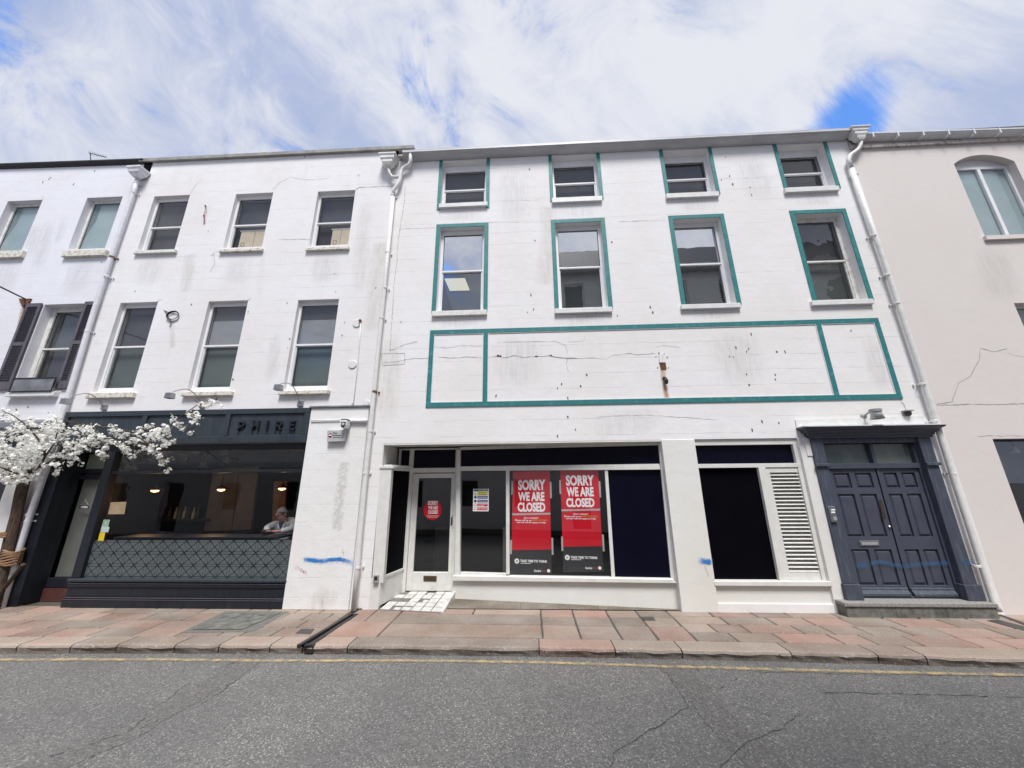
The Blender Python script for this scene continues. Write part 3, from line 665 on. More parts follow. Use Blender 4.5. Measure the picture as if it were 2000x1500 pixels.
for w in (w1, w2):
    pl = F.sh(-.235); mk = MB(); mk.prism(F, [(w[0] + .05, w[2] + .3), (w[0] + .2, w[2] + .9), (w[0] + .2, w[3] - .07), (w[0] + .05, w[3] - .07)], -.16, -.153); mk.build('film_strip', 'frost2', f)
f = window(LB, w3, rail=.52, d=.15, fw=.10, panes=('glassup', 'glass'), back=('roomgrey', 'roomdark'), frame='sillw', wt=.11, sill=sl((8, 766), (104, 765), (103, 773), (10, 774.5), .1), silld=.1, sillmat='white')
f0 = window(LB, w0, rail=.52, d=.15, fw=.10, panes=('glassup', 'glass'), back=('roomgrey', 'roomdark'), frame='sillw', wt=.11, sill=(w0[0] - .15, w0[1] + .15, w0[2], w0[2] - .1), silld=.1, sillmat='white')
def shutter(b, u0, u1, z0, z1, o=.045):
    s = MB().ring(F, u0, u1, z0, z1, .055, .012, o, wb=.16, wt=.09)
    zm = (z0 + z1) / 2 + .02; s.r(F, u0 + .055, u1 - .055, zm - .04, zm + .04, .012, o); so_ = s.build('shutter', 'shutter', b, bevel=.004)
    sl_ = MB(); sl_.r(F, u0 + .055, u1 - .055, z0 + .16, z1 - .09, .012, .016)
    for za, zb in ((z0 + .16, zm - .04), (zm + .04, z1 - .09)):
        n = int((zb - za) / .036)
        for i in range(n):
            z = za + (zb - za) * (i + .5) / n; c = [(-.013, .018), (-.007, .018), (.013, .04), (.007, .04)]
            A = [sl_.bm.verts.new(F.pt(u0 + .055, z - dz, oo)) for dz, oo in ((-.013, .017), (-.008, .017), (.013, .039), (.006, .04))]; B = [sl_.bm.verts.new(F.pt(u1 - .055, v.co.z, -v.co.y)) for v in A]
            A2 = [A[0], A[1], A[3], A[2]] if False else A
            for i_, j_ in ((0, 1), (1, 3), (3, 2), (2, 0)): sl_.bm.faces.new((A[i_], B[i_], B[j_], A[j_]))
    sl_.build('slats', 'shutter', so_)
zt3 = w3[3] + .02; zb3 = F.uv(110, 760)[1]
uR0 = F.uv(164, 592, .04)[0]; uR1 = F.uv(182.5, 591, .04)[0]; wd = uR1 - uR0
shw = sh1[1] - sh1[0]
shutter(LB, uR0 + .02, uR1 + .06, zb3, zt3); shutter(LB, w3[0] - .37, w3[0] - .02, zb3, zt3); shutter(LB, w0[1] + .02, w0[1] + .37, zb3, zt3); shutter(LB, w0[0] - .37, w0[0] - .02, zb3, zt3)
eaves(LB, 'gutter', 'ironblk', [(-900, 352), (279, 310)], .08, .10, .14)
# its shop: lead-covered cornice, black front
MB().r(F, -18, XL - .03, 3.06, 3.2, 0.001, .12).build('cornice', 'leadgrey', LB, bevel=.02)
MB().r(F, -18, XL - .03, 3.2, 3.24, 0.001, .09).build('cornice_lead', 'lgrey', LB, bevel=.01)
sf = MB(); sf.r(F, -17.5, -9.75, 2.5, zsh, -.25, -.06); sf.r(F, -9.98, -9.75, 0, 2.5, -.25, -.02); sf.r(F, -17.5, -9.98, 0, .45, -.25, -.05); sf.build('shopfront', 'navy', LB)
MB().r(F, -9.97, -9.755, 0, 2.48, -.018, .03).build('shopfront_pier', 'blackpaper', LB)
q = MB(); q.face([F.pt(-17.5, .45, -.15), F.pt(-9.98, .45, -.15), F.pt(-9.98, 2.5, -.15), F.pt(-17.5, 2.5, -.15)]); q.build('shop_pane', 'shopglass', LB, recalc=False)
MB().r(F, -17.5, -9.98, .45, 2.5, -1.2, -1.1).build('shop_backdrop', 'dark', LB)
MB().r(F, XL - .46, XL - .0, 0, 3.05, .001, .05).build('corner_pier', 'pilaster', LB)
# ================================================================== RESTAURANT BUILDING
RB = thing('restaurant_building', (-6, 0, 0), 'white three storey building with a dark restaurant front reading PHIRE', 'building')
ZR = F.uv(545, 299)[1]
shell(RB, XL, XR_, ZR - .1, 8, 'dark')
zf0, zf1 = F.uv(605, 864)[1], F.uv(605, 797.5)[1]; xf0, xf1 = F.uv(127, 812, .06)[0], F.uv(610, 800, .0)[0]
xs0 = -9.02; xs1 = F.uv(583, 1000, 0)[0]
tops = [op4((301, 383), (370, 381), (342, 487), (269, 489)), op4((461, 378), (531, 377), (514, 482), (436, 484)), op4((622, 374), (694, 371), (680, 478), (602.5, 480))]
rows = [op4((232, 592), (306, 589), (261, 765), (184, 766)), op4((407, 588), (483, 587), (449, 763), (366, 765)), op4((582, 586), (660.5, 584), (640, 761), (553, 763))]
wallmesh(F, XL, XR_, 0, ZR, tops + rows + [(xs0, xs1, .0, zf0)]).build('wall', 'wall_rest', RB)
sills = [((258, 488.7), (342, 486.5), (342, 492.5), (262, 495)), ((425, 486), (512, 484), (511, 489.5), (428, 491.5)), ((594, 484), (681, 479.5), (680.5, 486), (597, 488.5))]
for i, (w, s) in enumerate(zip(tops, sills)):
    window(RB, w, rail=.46, fw=.045, wt=.09, panes=('glassup', 'glass'), back=('roomdark', 'dark' if i else 'roomdark'), sill=sl(*s, .06), silld=.06, sillmat='sillw' if i == 0 else 'sillbad', d=.085)
sills = [((162.5, 766.5), (257, 766), (256, 776), (166, 777)), ((349, 765), (451, 763), (449, 771.5), (353, 773)), ((539, 762), (641, 761), (640, 768.5), (543, 770))]
for i, (w, s) in enumerate(zip(rows, sills)):
    f = window(RB, w, rail=.5, fw=.045, wt=.085, wb=.09, panes=('glassup', 'glass'), back=('pane_backing' if i else 'roomdark', 'roomgreen'), sill=sl(*s, .09), silld=.075, sillmat='sillbad', d=.085)
    mk = MB(); zt = w[3] - .09; zm = (w[2] + w[3]) / 2 + .03; n = 34
    for k in range(n):
        z = zm + (zt - zm) * (k + .5) / n; mk.r(F, w[0] + .05, w[1] - .05, z - .002, z + .014, -.178, -.168)
    if i: mk.build('blind_slats', 'pane_backing', f)
    MB().r(F, w[0] + .05, w[1] - .05, zt - .16 * (1 if i else 0) - .12, zt, -.166, -.160).build('blind_headrail', 'roomdark', f)
eaves(RB, 'coping', 'coping', [(272, 309.5), (808, 283)], .07, .085, .4, half=False)
# boxes stored behind the top windows
for (q, l) in (([(474, 452), (528, 450), (522, 484), (464, 484)], 'brown cardboard box with white tape behind the middle top window of the restaurant building'), ([(650, 449), (683, 447), (684, 480), (646, 481)], 'taped cardboard box behind the right top window of the restaurant building')):
    pl = F.sh(-.16); u0, u1, z0, z1 = pl.rect(*q); z0 -= .02
    t = thing('cardboard_box', pl.pt((u0 + u1) / 2, z0), l, 'box'); MB().r(F, u0, u1, z0, z1, -.205, -.150).build('carton', 'card', t, bevel=.004)
    um = (u0 + u1) / 2; mk = MB(); mk.r(F, um - .004, um + .004, z0, z1, -.1500, -.148); mk.build('seam', 'brownp', t)
    mk = MB(); mk.r(F, u0 - .03, u1, z1 - .012, z1 + .02, -.2, -.146); mk.build('tape', 'cardw', t)
    mk = MB(); mk.ring(F, u0 + .05, u0 + .13, z0 + .06, z0 + .16, .01, -.150, -.148); mk.build('printed_mark', 'inkp', t)
# fascia with three sunk panels
fa = MB().r(F, xf0, xf1, zf0, zf1, .0005, .035).build('fascia', 'navy2', RB)
mk = MB(); pxd = [(126, 610)]; e = [(xf0, F.uv(276.0, 840, .06)[0] - .035), (F.uv(284, 840, .06)[0] - .0, F.uv(437, 840, .06)[0] - .04), (F.uv(447, 840, .06)[0], xf1)]
zb_, zt_ = zf0 + .13, zf1 - .10
bars = [xf0, F.uv(279, 830, .06)[0], F.uv(441, 835, .06)[0], xf1]
mk.r(F, xf0, xf1, zt_, zf1, .035, .065); mk.r(F, xf0, xf1, zf0, zb_, .035, .065)
for i, x in enumerate(bars):
    a, c = (x, x + .08) if i == 0 else (x - .1, x) if i == 3 else (x - .05, x + .05); mk.r(F, a, c, zb_, zt_, .035, .065)
mk.build('fascia_moulding', 'navy2', fa, bevel=.006)
def Zm(x, y): return (440 + x * .09, 800 + y * .09)
strokes = [[(255, 440), (285, 375), (350, 365), (395, 320), (385, 275), (330, 265), (285, 285), (278, 325), (310, 350)], [(595, 250), (600, 300), (625, 340), (690, 345)], [(715, 250), (690, 430)], [(560, 435), (590, 370)],
           [(905, 250), (880, 425)], [(1095, 260), (1200, 262), (1212, 310), (1180, 350), (1100, 335)], [(1150, 360), (1185, 430)], [(1095, 300), (1075, 430)], [(1395, 262), (1500, 252)], [(1400, 300), (1420, 325), (1480, 335)], [(1400, 355), (1385, 415), (1480, 425)]]
letters = [[0], [1, 2, 3], [4], [5, 6, 7], [8, 9, 10]]; k = 0
for li in letters:
  mk = MB()
  for s in [strokes[j] for j in li]:
    q = [Vector(F.uv(*Zm(*p), .08)) for p in s]
    for a, c in zip(q, q[1:]):
        d = (c - a).normalized(); n = Vector((-d.y, d.x)) * .0155; a2 = a - d * .010; c2 = c + d * .010; k += 1
        mk.prism(F, [tuple(a2 + n), tuple(c2 + n), tuple(c2 - n), tuple(a2 - n)], .0355, .075 + .0006 * (k % 5))
  mk.build('letter', 'navy', fa)
# shopfront: post, frames, glass, base
ug0 = F.uv(227, 900, -.05)[0]; ug1 = xs1 - .02; zt0 = F.uv(590, 878, -.05)[1]; ztr = F.uv(590, 918, -.05)[1]; zsill = F.uv(400, 1130, -.02)[1]; up0 = F.uv(207, 937, -.06)[0]
fr = MB(); fr.r(F, xs0, xs1, zt0, zf0, -.12, -.03); fr.r(F, ug0 - .16, ug0, zsill, zt0, -.14, .0); fr.r(F, xs1 - .05, xs1, zsill, zt0, -.12, -.03)
fr.r(F, ug0, xs1 - .05, ztr - .035, ztr + .015, -.12, -.025); fr.r(F, xs0, xs0 + .22, 0, zt0, -.5, .02)
fo = fr.build('shopfront', 'navy', RB, bevel=.004)
def pane(pl, u0, u1, z0, z1, o, mat, parent, name='pane'):
    q = MB(); q.face([pl.pt(u0, z0, o), pl.pt(u1, z0, o), pl.pt(u1, z1, o), pl.pt(u0, z1, o)]); return q.build(name, mat, parent, recalc=False)
pane(F, ug0, xs1 - .05, ztr + .015, zt0, -.07, 'shopglass', fo); pane(F, ug0, xs1 - .05, zsill, ztr - .035, -.07, 'glass', fo)
st = MB(); st.r(F, ug0 - .17, xs1, zsill - .045, zsill - .001, -.14, .05); st.build('window_sill', 'navy2', fo, bevel=.008)
st = MB(); st.r(F, ug0 - .16, xs1, 0, zsill - .045, -.14, .0); x0 = ug0 - .05
st.r(F, ug0 - .16, xs1, zsill - .13, zsill - .075, 0, .022); st.r(F, ug0 - .16, xs1, .0, .12, 0, .035); st.r(F, ug0 - .16, xs1, .12, .145, 0, .02)
sr_ = st.build('stall_riser', 'navy', fo, bevel=.006)
st = MB(); st.r(F, ug0 - .15, xs1, zsill - .078, zsill - .068, .0221, .03); st.r(F, ug0 - .12, xs1, .146, .156, .0201, .028); st.r(F, ug0 - .15, xs1, .121, .129, .0351, .041); st.build('riser_highlight', 'shutter', sr_)  # thin strips in lighter paint imitate pale highlights along the mouldings
# lattice film on the lower glass
zl1 = F.uv(400, 1054, -.06)[1]; zl0 = zsill
bd = pane(F, ug0, xs1 - .05, zl0, zl1, -.064, 'band', fo, 'lattice_film')
mk = MB(); W = xs1 - .05 - ug0; n = 17; cw = W / n; ch = (zl1 - zl0 - .02) / 3
def seg(a, c, w, o):
    a = Vector(a); c = Vector(c)
    # clip to the band
    for _ in range(2):
        if a.y > c.y: a, c = c, a
    if abs(c.y - a.y) > 1e-6:
        if a.y < zl0: a = a + (c - a) * ((zl0 - a.y) / (c.y - a.y))
        if c.y > zl1: c = a + (c - a) * ((zl1 - a.y) / (c.y - a.y))
    if a.x > c.x: a, c = c, a
    if c.x <= ug0 or a.x >= xs1 - .05: return
    if abs(c.x - a.x) > 1e-6:
        if a.x < ug0: a = a + (c - a) * ((ug0 - a.x) / (c.x - a.x))
        if c.x > xs1 - .05: c = a + (c - a) * ((xs1 - .05 - a.x) / (c.x - a.x))
    if (c - a).length < 1e-3: return
    mk.ribbon(F, [tuple(a), tuple(c)], w, o)
for r in range(5):
    z = zl1 - .02 - r * ch
    for dz in (-.02, .02): seg((ug0, z + dz), (xs1 - .05, z + dz), .006, -.0625)
for c in range(n + 1):
    x = ug0 + c * cw
    for dx in (-.022, .022): seg((x + dx, zl0), (x + dx, zl1), .0045, -.0620)
H_ = zl1 - zl0
for c in range(-6, n + 6):
    x = ug0 + (c + .5) * cw; k = cw / ch
    for dx in (-.0, ):
        seg((x + dx, zl1 - .02 + ch * .5), (x + dx + k * 4 * ch, zl1 - .02 - 3.5 * ch), .0085, -.0615); seg((x + dx, zl1 - .02 + ch * .5), (x + dx - k * 4 * ch, zl1 - .02 - 3.5 * ch), .0085, -.0610)
mk.ribbon(F, [(ug0, zl1), (xs1 - .05, zl1)], .012, -.0605)
mk.build('lattice_lines', 'bandline', bd, recalc=False)
# restaurant door, set back
DY = .30; PD = F.sh(-DY); ud0, ud1, zd0, zd1 = PD.rect((154, 937), (207, 935), (155, 1129), (88, 1129)); dx1 = ug0 - .16
ztd = PD.uv(185, 920)[1]; zth = PD.uv(110, 1149)[1]
dr = MB(); dr.ring(PD, ud0 - .12, ud1 + .05, zth + .012, zd1 + .09, .09, -.05, 0, wb=zd0 - zth - .012, wt=.09); do = dr.build('door', 'navy', RB, bevel=.005)
pane(PD, ud0 - .03, ud1 + .0, zd0, zd1, -.02, 'glass', do); MB().r(PD, ud0 - .03, ud1, zd0, zd1, -.12, -.1).build('door_blind', 'doorgrey', do)
dj = MB(); dj.r(PD, xs0 + .22, ud0 - .12, 0, zt0, -.1, -.02); dj.r(PD, ud0 - .12, dx1, ztd - .03, ztd + .04, -.1, .02); dj.r(PD, ud1 + .05, dx1, 0, ztd - .03, -.1, .0); dj.r(PD, ud0 - .12, ud1 + .03, PD.uv(185, 887)[1], zt0, -.1, -.02); dj.build('door_frame', 'navy', RB)
pane(PD, ud0 - .05, ud1 + .04, ztd + .04, PD.uv(185, 887)[1], -.03, 'glass', do, 'fanlight'); MB().r(PD, ud0 - .12, ud1 + .03, ztd + .04, PD.uv(185, 887)[1], -.08, -.06).build('fanlight_board', 'palefan', do)
MB().r(PD, ud0 - .12, ud1 + .05, .0, zth, -.1, .015).build('threshold', 'threshold', RB)
MB().r(F, ud1 + .05, dx1 + .03, 0, zt0, -DY, -.141).build('door_reveal', 'navy', RB)
# room behind
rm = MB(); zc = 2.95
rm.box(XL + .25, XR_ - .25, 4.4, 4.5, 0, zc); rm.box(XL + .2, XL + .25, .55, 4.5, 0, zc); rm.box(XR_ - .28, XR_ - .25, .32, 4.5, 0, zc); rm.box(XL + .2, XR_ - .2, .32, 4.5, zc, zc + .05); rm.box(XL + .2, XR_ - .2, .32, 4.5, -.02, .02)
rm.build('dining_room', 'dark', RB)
P2 = F.sh(-2.6)
for q, m_ in (([(274, 953), (318, 951), (300, 1042), (251, 1043)], 'brownp'), ([(417, 915), (467, 914), (451, 1036), (398, 1037)], 'greyp'), ([(468, 914), (504, 912), (489, 1034), (454, 1036)], 'greyp'), ([(535, 940), (560, 940), (552, 1040), (530, 1040)], 'brownp')):
    MB().px(P2, q, -.06, 0).build('panel_and_reflection', m_, RB)  # panels paint both the interior wall and reflections seen in the glass
# white pier with ledge on its right, conduit, marks
xp0, xp1 = xf1, XR_ - .03
MB().r(F, xp0 + .003, xp1, 0, zf1 - .005, .001, .045).build('pier', 'pilaster', RB, bevel=.008)
MB().r(F, xp0 - .02, xp1 + .03, zf1 - .003, zf1 + .03, .001, .075).build('pier_ledge', 'leadgrey', RB, bevel=.004)
stain(RB, [(594, 1091), (612, 1093), (632, 1095), (650, 1092), (668, 1091), (694, 1099)], .075, 'blue_spray', 'graffiti', .048)
stain(RB, [(676, 900), (672, 925), (668, 960), (664, 1000), (660, 1040)], .30, 'peel', 'peeled_patch', .048)
stain(RB, [(578, 1105), (592, 1113), (604, 1120)], .12, 'pinkmark', 'scrawl', .048); stain(RB, [(672, 1070), (674, 1085)], .06, 'pinkmark', 'scrawl', .048)
stain(RB, [(372, 495), (368, 530), (363, 570)], .35, 'green_stain'); stain(RB, [(335, 625), (338, 680)], .15, 'green_stain'); stain(RB, [(400, 412), (399, 440)], .05, 'rust_stain'); stain(RB, [(745, 470), (735, 560), (728, 650)], .5, 'green_stain')
cracks(RB, [([(694, 371), (702, 366), (720, 365.5), (747, 364.5), (768, 364)], .014), ([(532, 372), (544, 359), (567, 346), (585, 350), (610, 351), (640, 349)], .007), ([(370, 381), (382, 362), (397, 349)], .006), ([(425, 491), (416, 496), (410, 501)], .009),
            ([(417, 496), (420, 515), (410, 532)], .010), ([(306, 589), (316, 585)], .008), ([(483, 587), (490, 583)], .008), ([(605, 467), (545, 468)], .010), ([(762, 345), (759, 363)], .007), ([(604, 860), (612, 860), (622, 855)], .008)])
splashes(RB, [(595, 307), (701, 343), (654, 535), (734, 562), (656, 570), (673, 630), (668, 655), (264, 569), (374, 595), (561, 592)], s=.8)
splashes(RB, [(407, 451), (566, 662), (562, 679), (485, 609), (450, 735), (455, 741)], name='plug_hole', rnd=True)
# ================================================================== MAIN BUILDING (closed shop)
SB = thing('shop_building', (2, 0, 0), 'white building with teal window borders above the closed shop and dark double doors', 'building')
ZM = F.uv(867, 311)[1]
shell(SB, XR_, XM, ZM + .1, 8, 'dark')
hr = (F.rect((746, 867), (1294, 859), (1328, 1197), (722, 1190)))
hr = (hr[0], hr[1], 0, 2.69)
hl = F.rect((1357, 859), (1560, 855), (1616, 1140), (1395, 1140)); hl = (hl[0], hl[1], .12, 2.69)
hd = (4.96, 6.83, .14, 2.70)
top4 = [op4((864.5, 305), (950, 302), (950, 401), (861, 404)), op4((1077.5, 297), (1164, 294), (1171, 384), (1080.5, 388)), op4((1294, 288), (1382, 284), (1397, 373), (1305, 379)), op4((1515, 277), (1606, 272), (1631, 361.6), (1536, 367))]
out4 = [op4((853, 438.7), (954.5, 435.5), (952, 605), (842.8, 607.5)), op4((1075.5, 430), (1181, 426), (1196.5, 599), (1083.5, 602.5)), op4((1304.5, 422.5), (1412.4, 417.5), (1447.5, 591), (1330.7, 595)), op4((1541, 412), (1650.6, 408), (1705, 583), (1586, 588))]
SW = .085
in4 = [(w[0] + SW, w[1] - SW, w[2], w[3] - SW) for w in out4]
zsoff = min(ZM, F.uv(867, 309)[1]) - .0
top4 = [(w[0], w[1], w[2], ZM - .10) for w in top4]
wallmesh(F, XR_, XM, 0, ZM, top4 + in4 + [hr, hl, hd]).build('wall', 'wall_main', SB)
sl4 = [((857, 397), (952, 393), (952, 400.5), (857, 405.5)), ((1078, 386), (1176, 381.5), (1177, 391), (1078, 395.5)), ((1302, 377), (1405, 373), (1405, 382), (1302, 387)), ((1534, 366.5), (1640, 361.6), (1640, 371), (1534, 375.6))]
for i, (w, s) in enumerate(zip(top4, sl4)):
    f = window(SB, w, rail=.5, fw=.05, wt=.17, wb=.03, panes=('glassup', 'glassup'), back=('roomdark', 'roomdark'), sill=sl(*s, .06), silld=.06, sillmat='white', d=.12 if i < 2 else .15)
    for a, c in ((w[0] - .075, w[0]), (w[1], w[1] + .075)): MB().r(F, a, c, w[2] - .08, ZM - .005, .001, .014).build('border', 'teal', f)
sl4 = [((843, 607), (951, 604.5), (951, 614.5), (843, 617)), ((1083.7, 602), (1196.5, 599), (1196.5, 609), (1083.7, 611.5)), ((1331, 594.5), (1447.5, 591), (1447.5, 600), (1331, 604)), ((1586.6, 587), (1707.5, 582.6), (1707.5, 592), (1586.6, 597))]
kinds = [('mirror', 'mirrorlow'), ('mirror', 'mirrorlow'), ('mirror', 'mirrorlow'), ('oldglass', 'oldglass')]
for i, (w, o_, s) in enumerate(zip(in4, out4, sl4)):
    f = window(SB, w, rail=.51 if i < 3 else .48, fw=.06 if i < 3 else .075, wt=.10, wb=.035 if i < 3 else .07, panes=kinds[i], back=('roomdark', 'roomgrey'), sill=sl(*s, .06), silld=.06, sillmat='white' if i else 'sillw', d=.12 if i < 2 else .14, frame='upvc' if i < 3 else 'sillw')
    for a, c in ((o_[0], w[0]), (w[1], o_[1])): MB().r(F, a, c, o_[2] - .04, w[3], .001, .014).build('border', 'teal', f)
    MB().r(F, o_[0], o_[1], w[3], o_[3], .001, .014).build('border', 'teal', f)
    if i == 0:                                                       # a lit ceiling panel seen through the lower sash
        P3 = F.sh(-.235); MB().px(P3, [(868, 544), (908, 543), (917, 566), (878, 567)], -.01, .014).build('ceiling_panel', 'lightpanel', f)
        MB().px(P3, [(866, 560), (868, 560), (884, 606), (866, 606)], -.01, .008).build('partition', 'dark', f)
# eaves: gutter and board
bo = MB(); bo.r(F, XR_ + .1, XM, ZM, ZM + .17, -.2, .03); bo.r(F, XR_ + .1, XM, ZM - .002, ZM + .03, .03, .15); bo.build('eaves_board', 'soffit', SB)
g_, (gu0, gz0, gu1, gz1) = eaves(SB, 'gutter', 'gutter', [(786, 294.5), (1660, 251)], .19, .13, .17)
eaves(SB, 'gutter_lip', 'gutterw', [(786, 295.5), (1660, 252)], .2, .022, .02, half=False)
# long panel outlined in teal
pu0, pu1, pz0, pz1 = op4((840, 647), (1713, 620), (1762, 778), (832, 797)); bw = .088
ua, ub = F.uv(948, 720)[0], F.uv(1616, 705)[0]
mk = MB(); mk.r(F, pu0, pu1, pz1 - bw, pz1, .001, .016); mk.r(F, pu0, pu1, pz0, pz0 + bw, .001, .016)
for a, c in ((pu0, pu0 + bw), (pu1 - bw, pu1), (ua - bw / 2, ua + bw / 2), (ub - bw / 2, ub + bw / 2)): mk.r(F, a, c, pz0 + bw, pz1 - bw, .001, .016)
pb = mk.build('panel_border', 'tealw', SB)
mk = MB()
for a, c in ((pu0 + bw, ua - bw / 2), (ua + bw / 2, ub - bw / 2), (ub + bw / 2, pu1 - bw)): mk.ring(F, a, c, pz0 + bw, pz1 - bw, .012, .001, .012)
mk.build('panel_bead', 'white', pb)
# ---- shopfront
PS = Pl((-1.40, .58, 0), (3.76, -.46, 0)); PM = F.sh(-.70); PW = Pl((-2.52, 0, 0), (.16, .70, 0))
so2 = MB(); so2.box(hr[0] - .05, hr[1] + .05, .3, 1.1, 2.69, 2.76); so2.box(hr[0] - .05, hr[0] + .0, .3, .8, 0, 2.69); so2.build('recess_soffit', 'cream', SB)
MB().box(hr[0], hr[1], .002, .299, 2.66, 2.689).build('recess_head', 'cream', SB)
MB().box(hr[0] - .001, hr[0] + .02, .0, .9, 2.27, 2.66).build('recess_side', 'cream', SB)
def Q(pl, q, o0, o1, mb): return mb.px(pl, q, o0, o1)
fs = MB()
Q(F, [(743, 914), (765, 914), (748, 1139), (726, 1139)], -.10, .004, fs); Q(F, [(741, 910), (768, 910), (768, 915), (741, 915)], -.14, .02, fs)
fs.build('corner_post', 'cream', SB, bevel=.004)
cb_ = MB(); cb_.r(F, hr[0], PW.O.x + .0, .0, .455, -.14, .001); uu = .72
cb_.r(PW, 0.02, uu, .05, .47, -.12, .0); cb_.build('corner_plinth', 'cream', SB)
sp_ = MB(); L_ = .718; sp_.ring(PW, .0, L_, .44, 2.27, .045, -.05, .012, wt=.06); sf_ = sp_.build('side_frame', 'cream', SB, bevel=.003)
MB().r(PW, .045, L_ - .045, .44, 2.21, -.03, -.006).build('side_panel', 'blackd', sf_)
MB().r(PW, 0, L_, 2.27, 2.31, -.13, .03).build('side_ledge', 'cream', sf_)
# door and its frame
dl = PM.rect((805, 925), (888, 923), (882, 1155), (795, 1154)); dg = PM.rect((817, 934), (881, 933), (876, 1118), (807, 1117)); zthr = dl[2]
uL = -2.37; uR = -1.39; zr0 = PM.uv(850, 923)[1]; zr1 = PM.uv(850, 914)[1]; ztp = 2.66
fr = MB(); fr.r(PM, uL - .03, dl[0] - .004, .05, zr0, -.08, .03); fr.r(PM, dl[1] + .004, uR + .03, .05, zr0, -.08, .03); fr.r(PM, uL - .25, uR + .03, zr0, zr1, -.08, .03)
for a, c in ((uL - .25, uL - .21), (PM.uv(800, 900)[0], PM.uv(808, 900)[0]), (PM.uv(890, 900)[0], uR + .03)): fr.r(PM, a, c, zr1, ztp, -.08, .03)
fr.r(PM, uL - .21, uR, ztp - .03, ztp, -.07, .02)
df = fr.build('door_frame', 'cream', SB, bevel=.004)
MB().r(PM, uL - .22, uR, zr1 - .01, ztp - .02, -.05, -.02).build('transom_board', 'black', df)
mk = MB(); mk.r(PM, dl[0], dg[0], zthr, dl[3] - .005, -.05, 0); mk.r(PM, dg[1], dl[1], zthr, dl[3] - .005, -.05, 0); mk.r(PM, dg[0], dg[1], zthr, dg[2], -.05, 0); mk.r(PM, dg[0], dg[1], dg[3], dl[3] - .005, -.05, 0)
do = mk.build('door', 'cream', SB, bevel=.005)
pane(PM, *dg, -.025, 'shopglass', do)
mk = MB(); Q(PM, [(827, 1124.5), (853, 1125), (852.5, 1136), (827, 1135.5)], 0, .008, mk); lb = mk.build('letterbox', 'brass', do, bevel=.002)
mk = MB(); Q(PM, [(831, 1127.5), (849.5, 1128), (849, 1133.5), (830.5, 1133)], .008, .012, mk); mk.build('flap', 'bronze', lb)
mk = MB(); Q(PM, [(880.5, 1010), (884, 1010), (884, 1025), (880, 1028)], 0, .004, mk); mk.build('push_plate', 'brass', do)
mk = MB(); mk.lathe(PM.pt(*PM.uv(885.5, 1007), 0), [(.016, 0), (.016, .012), (.008, .016)], 10, axis=PM.N); mk.build('lock', 'steel', do)
mk = MB(); mk.lathe(PM.pt(*PM.uv(885, 1031), 0), [(.013, 0), (.013, .008), (.006, .01)], 10, axis=PM.N); mk.build('keyhole', 'ironblk', do)
# angled front with three lights
fr = MB()
Q(PS, [(898, 911), (1288, 906), (1290, 915.5), (1290, 917), (898, 919.5)], -.06, .035, fr)
Q(PS, [(892, 878), (899, 878), (897.5, 1127), (888, 1127)], -.06, .03, fr)
Q(PS, [(988, 919), (994.5, 919), (994.8, 1122), (988.5, 1122)], -.06, .02, fr)
Q(PS, [(1181, 917), (1187, 917), (1201.5, 1130), (1194.5, 1129)], -.06, .02, fr)
Q(PS, [(1286, 866), (1296, 866), (1328, 1134), (1311, 1132)], -.06, .025, fr)
Q(PS, [(897, 873), (1288, 862), (1288, 869), (899, 878.5)], -.06, .02, fr)
Q(PS, [(899, 1117.5), (988.5, 1120), (988.5, 1124), (899, 1124)], -.06, .01, fr)
ff = fr.build('shop_frame', 'cream', SB, bevel=.003)
fr = MB(); Q(PS, [(884, 1124), (1314, 1131), (1324, 1140), (882, 1135)], -.06, .07, fr); fr.build('shop_sill', 'cream', ff, bevel=.01)
fr = MB(); Q(PS, [(884, 1130), (1322, 1136), (1330, 1197), (883, 1180)], -.12, .01, fr); fr.build('stall_riser', 'pier', SB)
mk = MB(); Q(PS, [(897, 876), (1289, 866), (1291, 909), (896, 914)], -.05, -.02, mk); mk.build('transom_board', 'black', ff)
mk = MB(); Q(PS, [(1183, 914), (1292, 913), (1314, 1132), (1197, 1131)], -.05, -.022, mk); mk.build('window_board', 'black', ff)
for q in ([(896, 915), (990, 914), (990, 1125), (894, 1122)], [(992, 914), (1184, 913), (1198, 1130), (992, 1125)]):
    mk = MB(); mk.face([PS.pt(*PS.uv(*p, -.02), -.02) for p in q][::-1]); mk.build('pane', 'shopglass', ff, recalc=False)
# dim empty shop behind
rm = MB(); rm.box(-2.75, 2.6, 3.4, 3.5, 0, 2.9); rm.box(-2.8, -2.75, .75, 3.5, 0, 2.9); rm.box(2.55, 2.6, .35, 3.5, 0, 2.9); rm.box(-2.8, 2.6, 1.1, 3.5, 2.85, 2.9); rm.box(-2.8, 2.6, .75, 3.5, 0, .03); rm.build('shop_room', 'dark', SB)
rm = MB(); rm.box(-.55, -.48, .9, 2.6, .03, 1.15); rm.box(-2.2, -1.7, 2.2, 2.6, .03, 1.0); rm.build('shop_counter', 'greyp', SB)
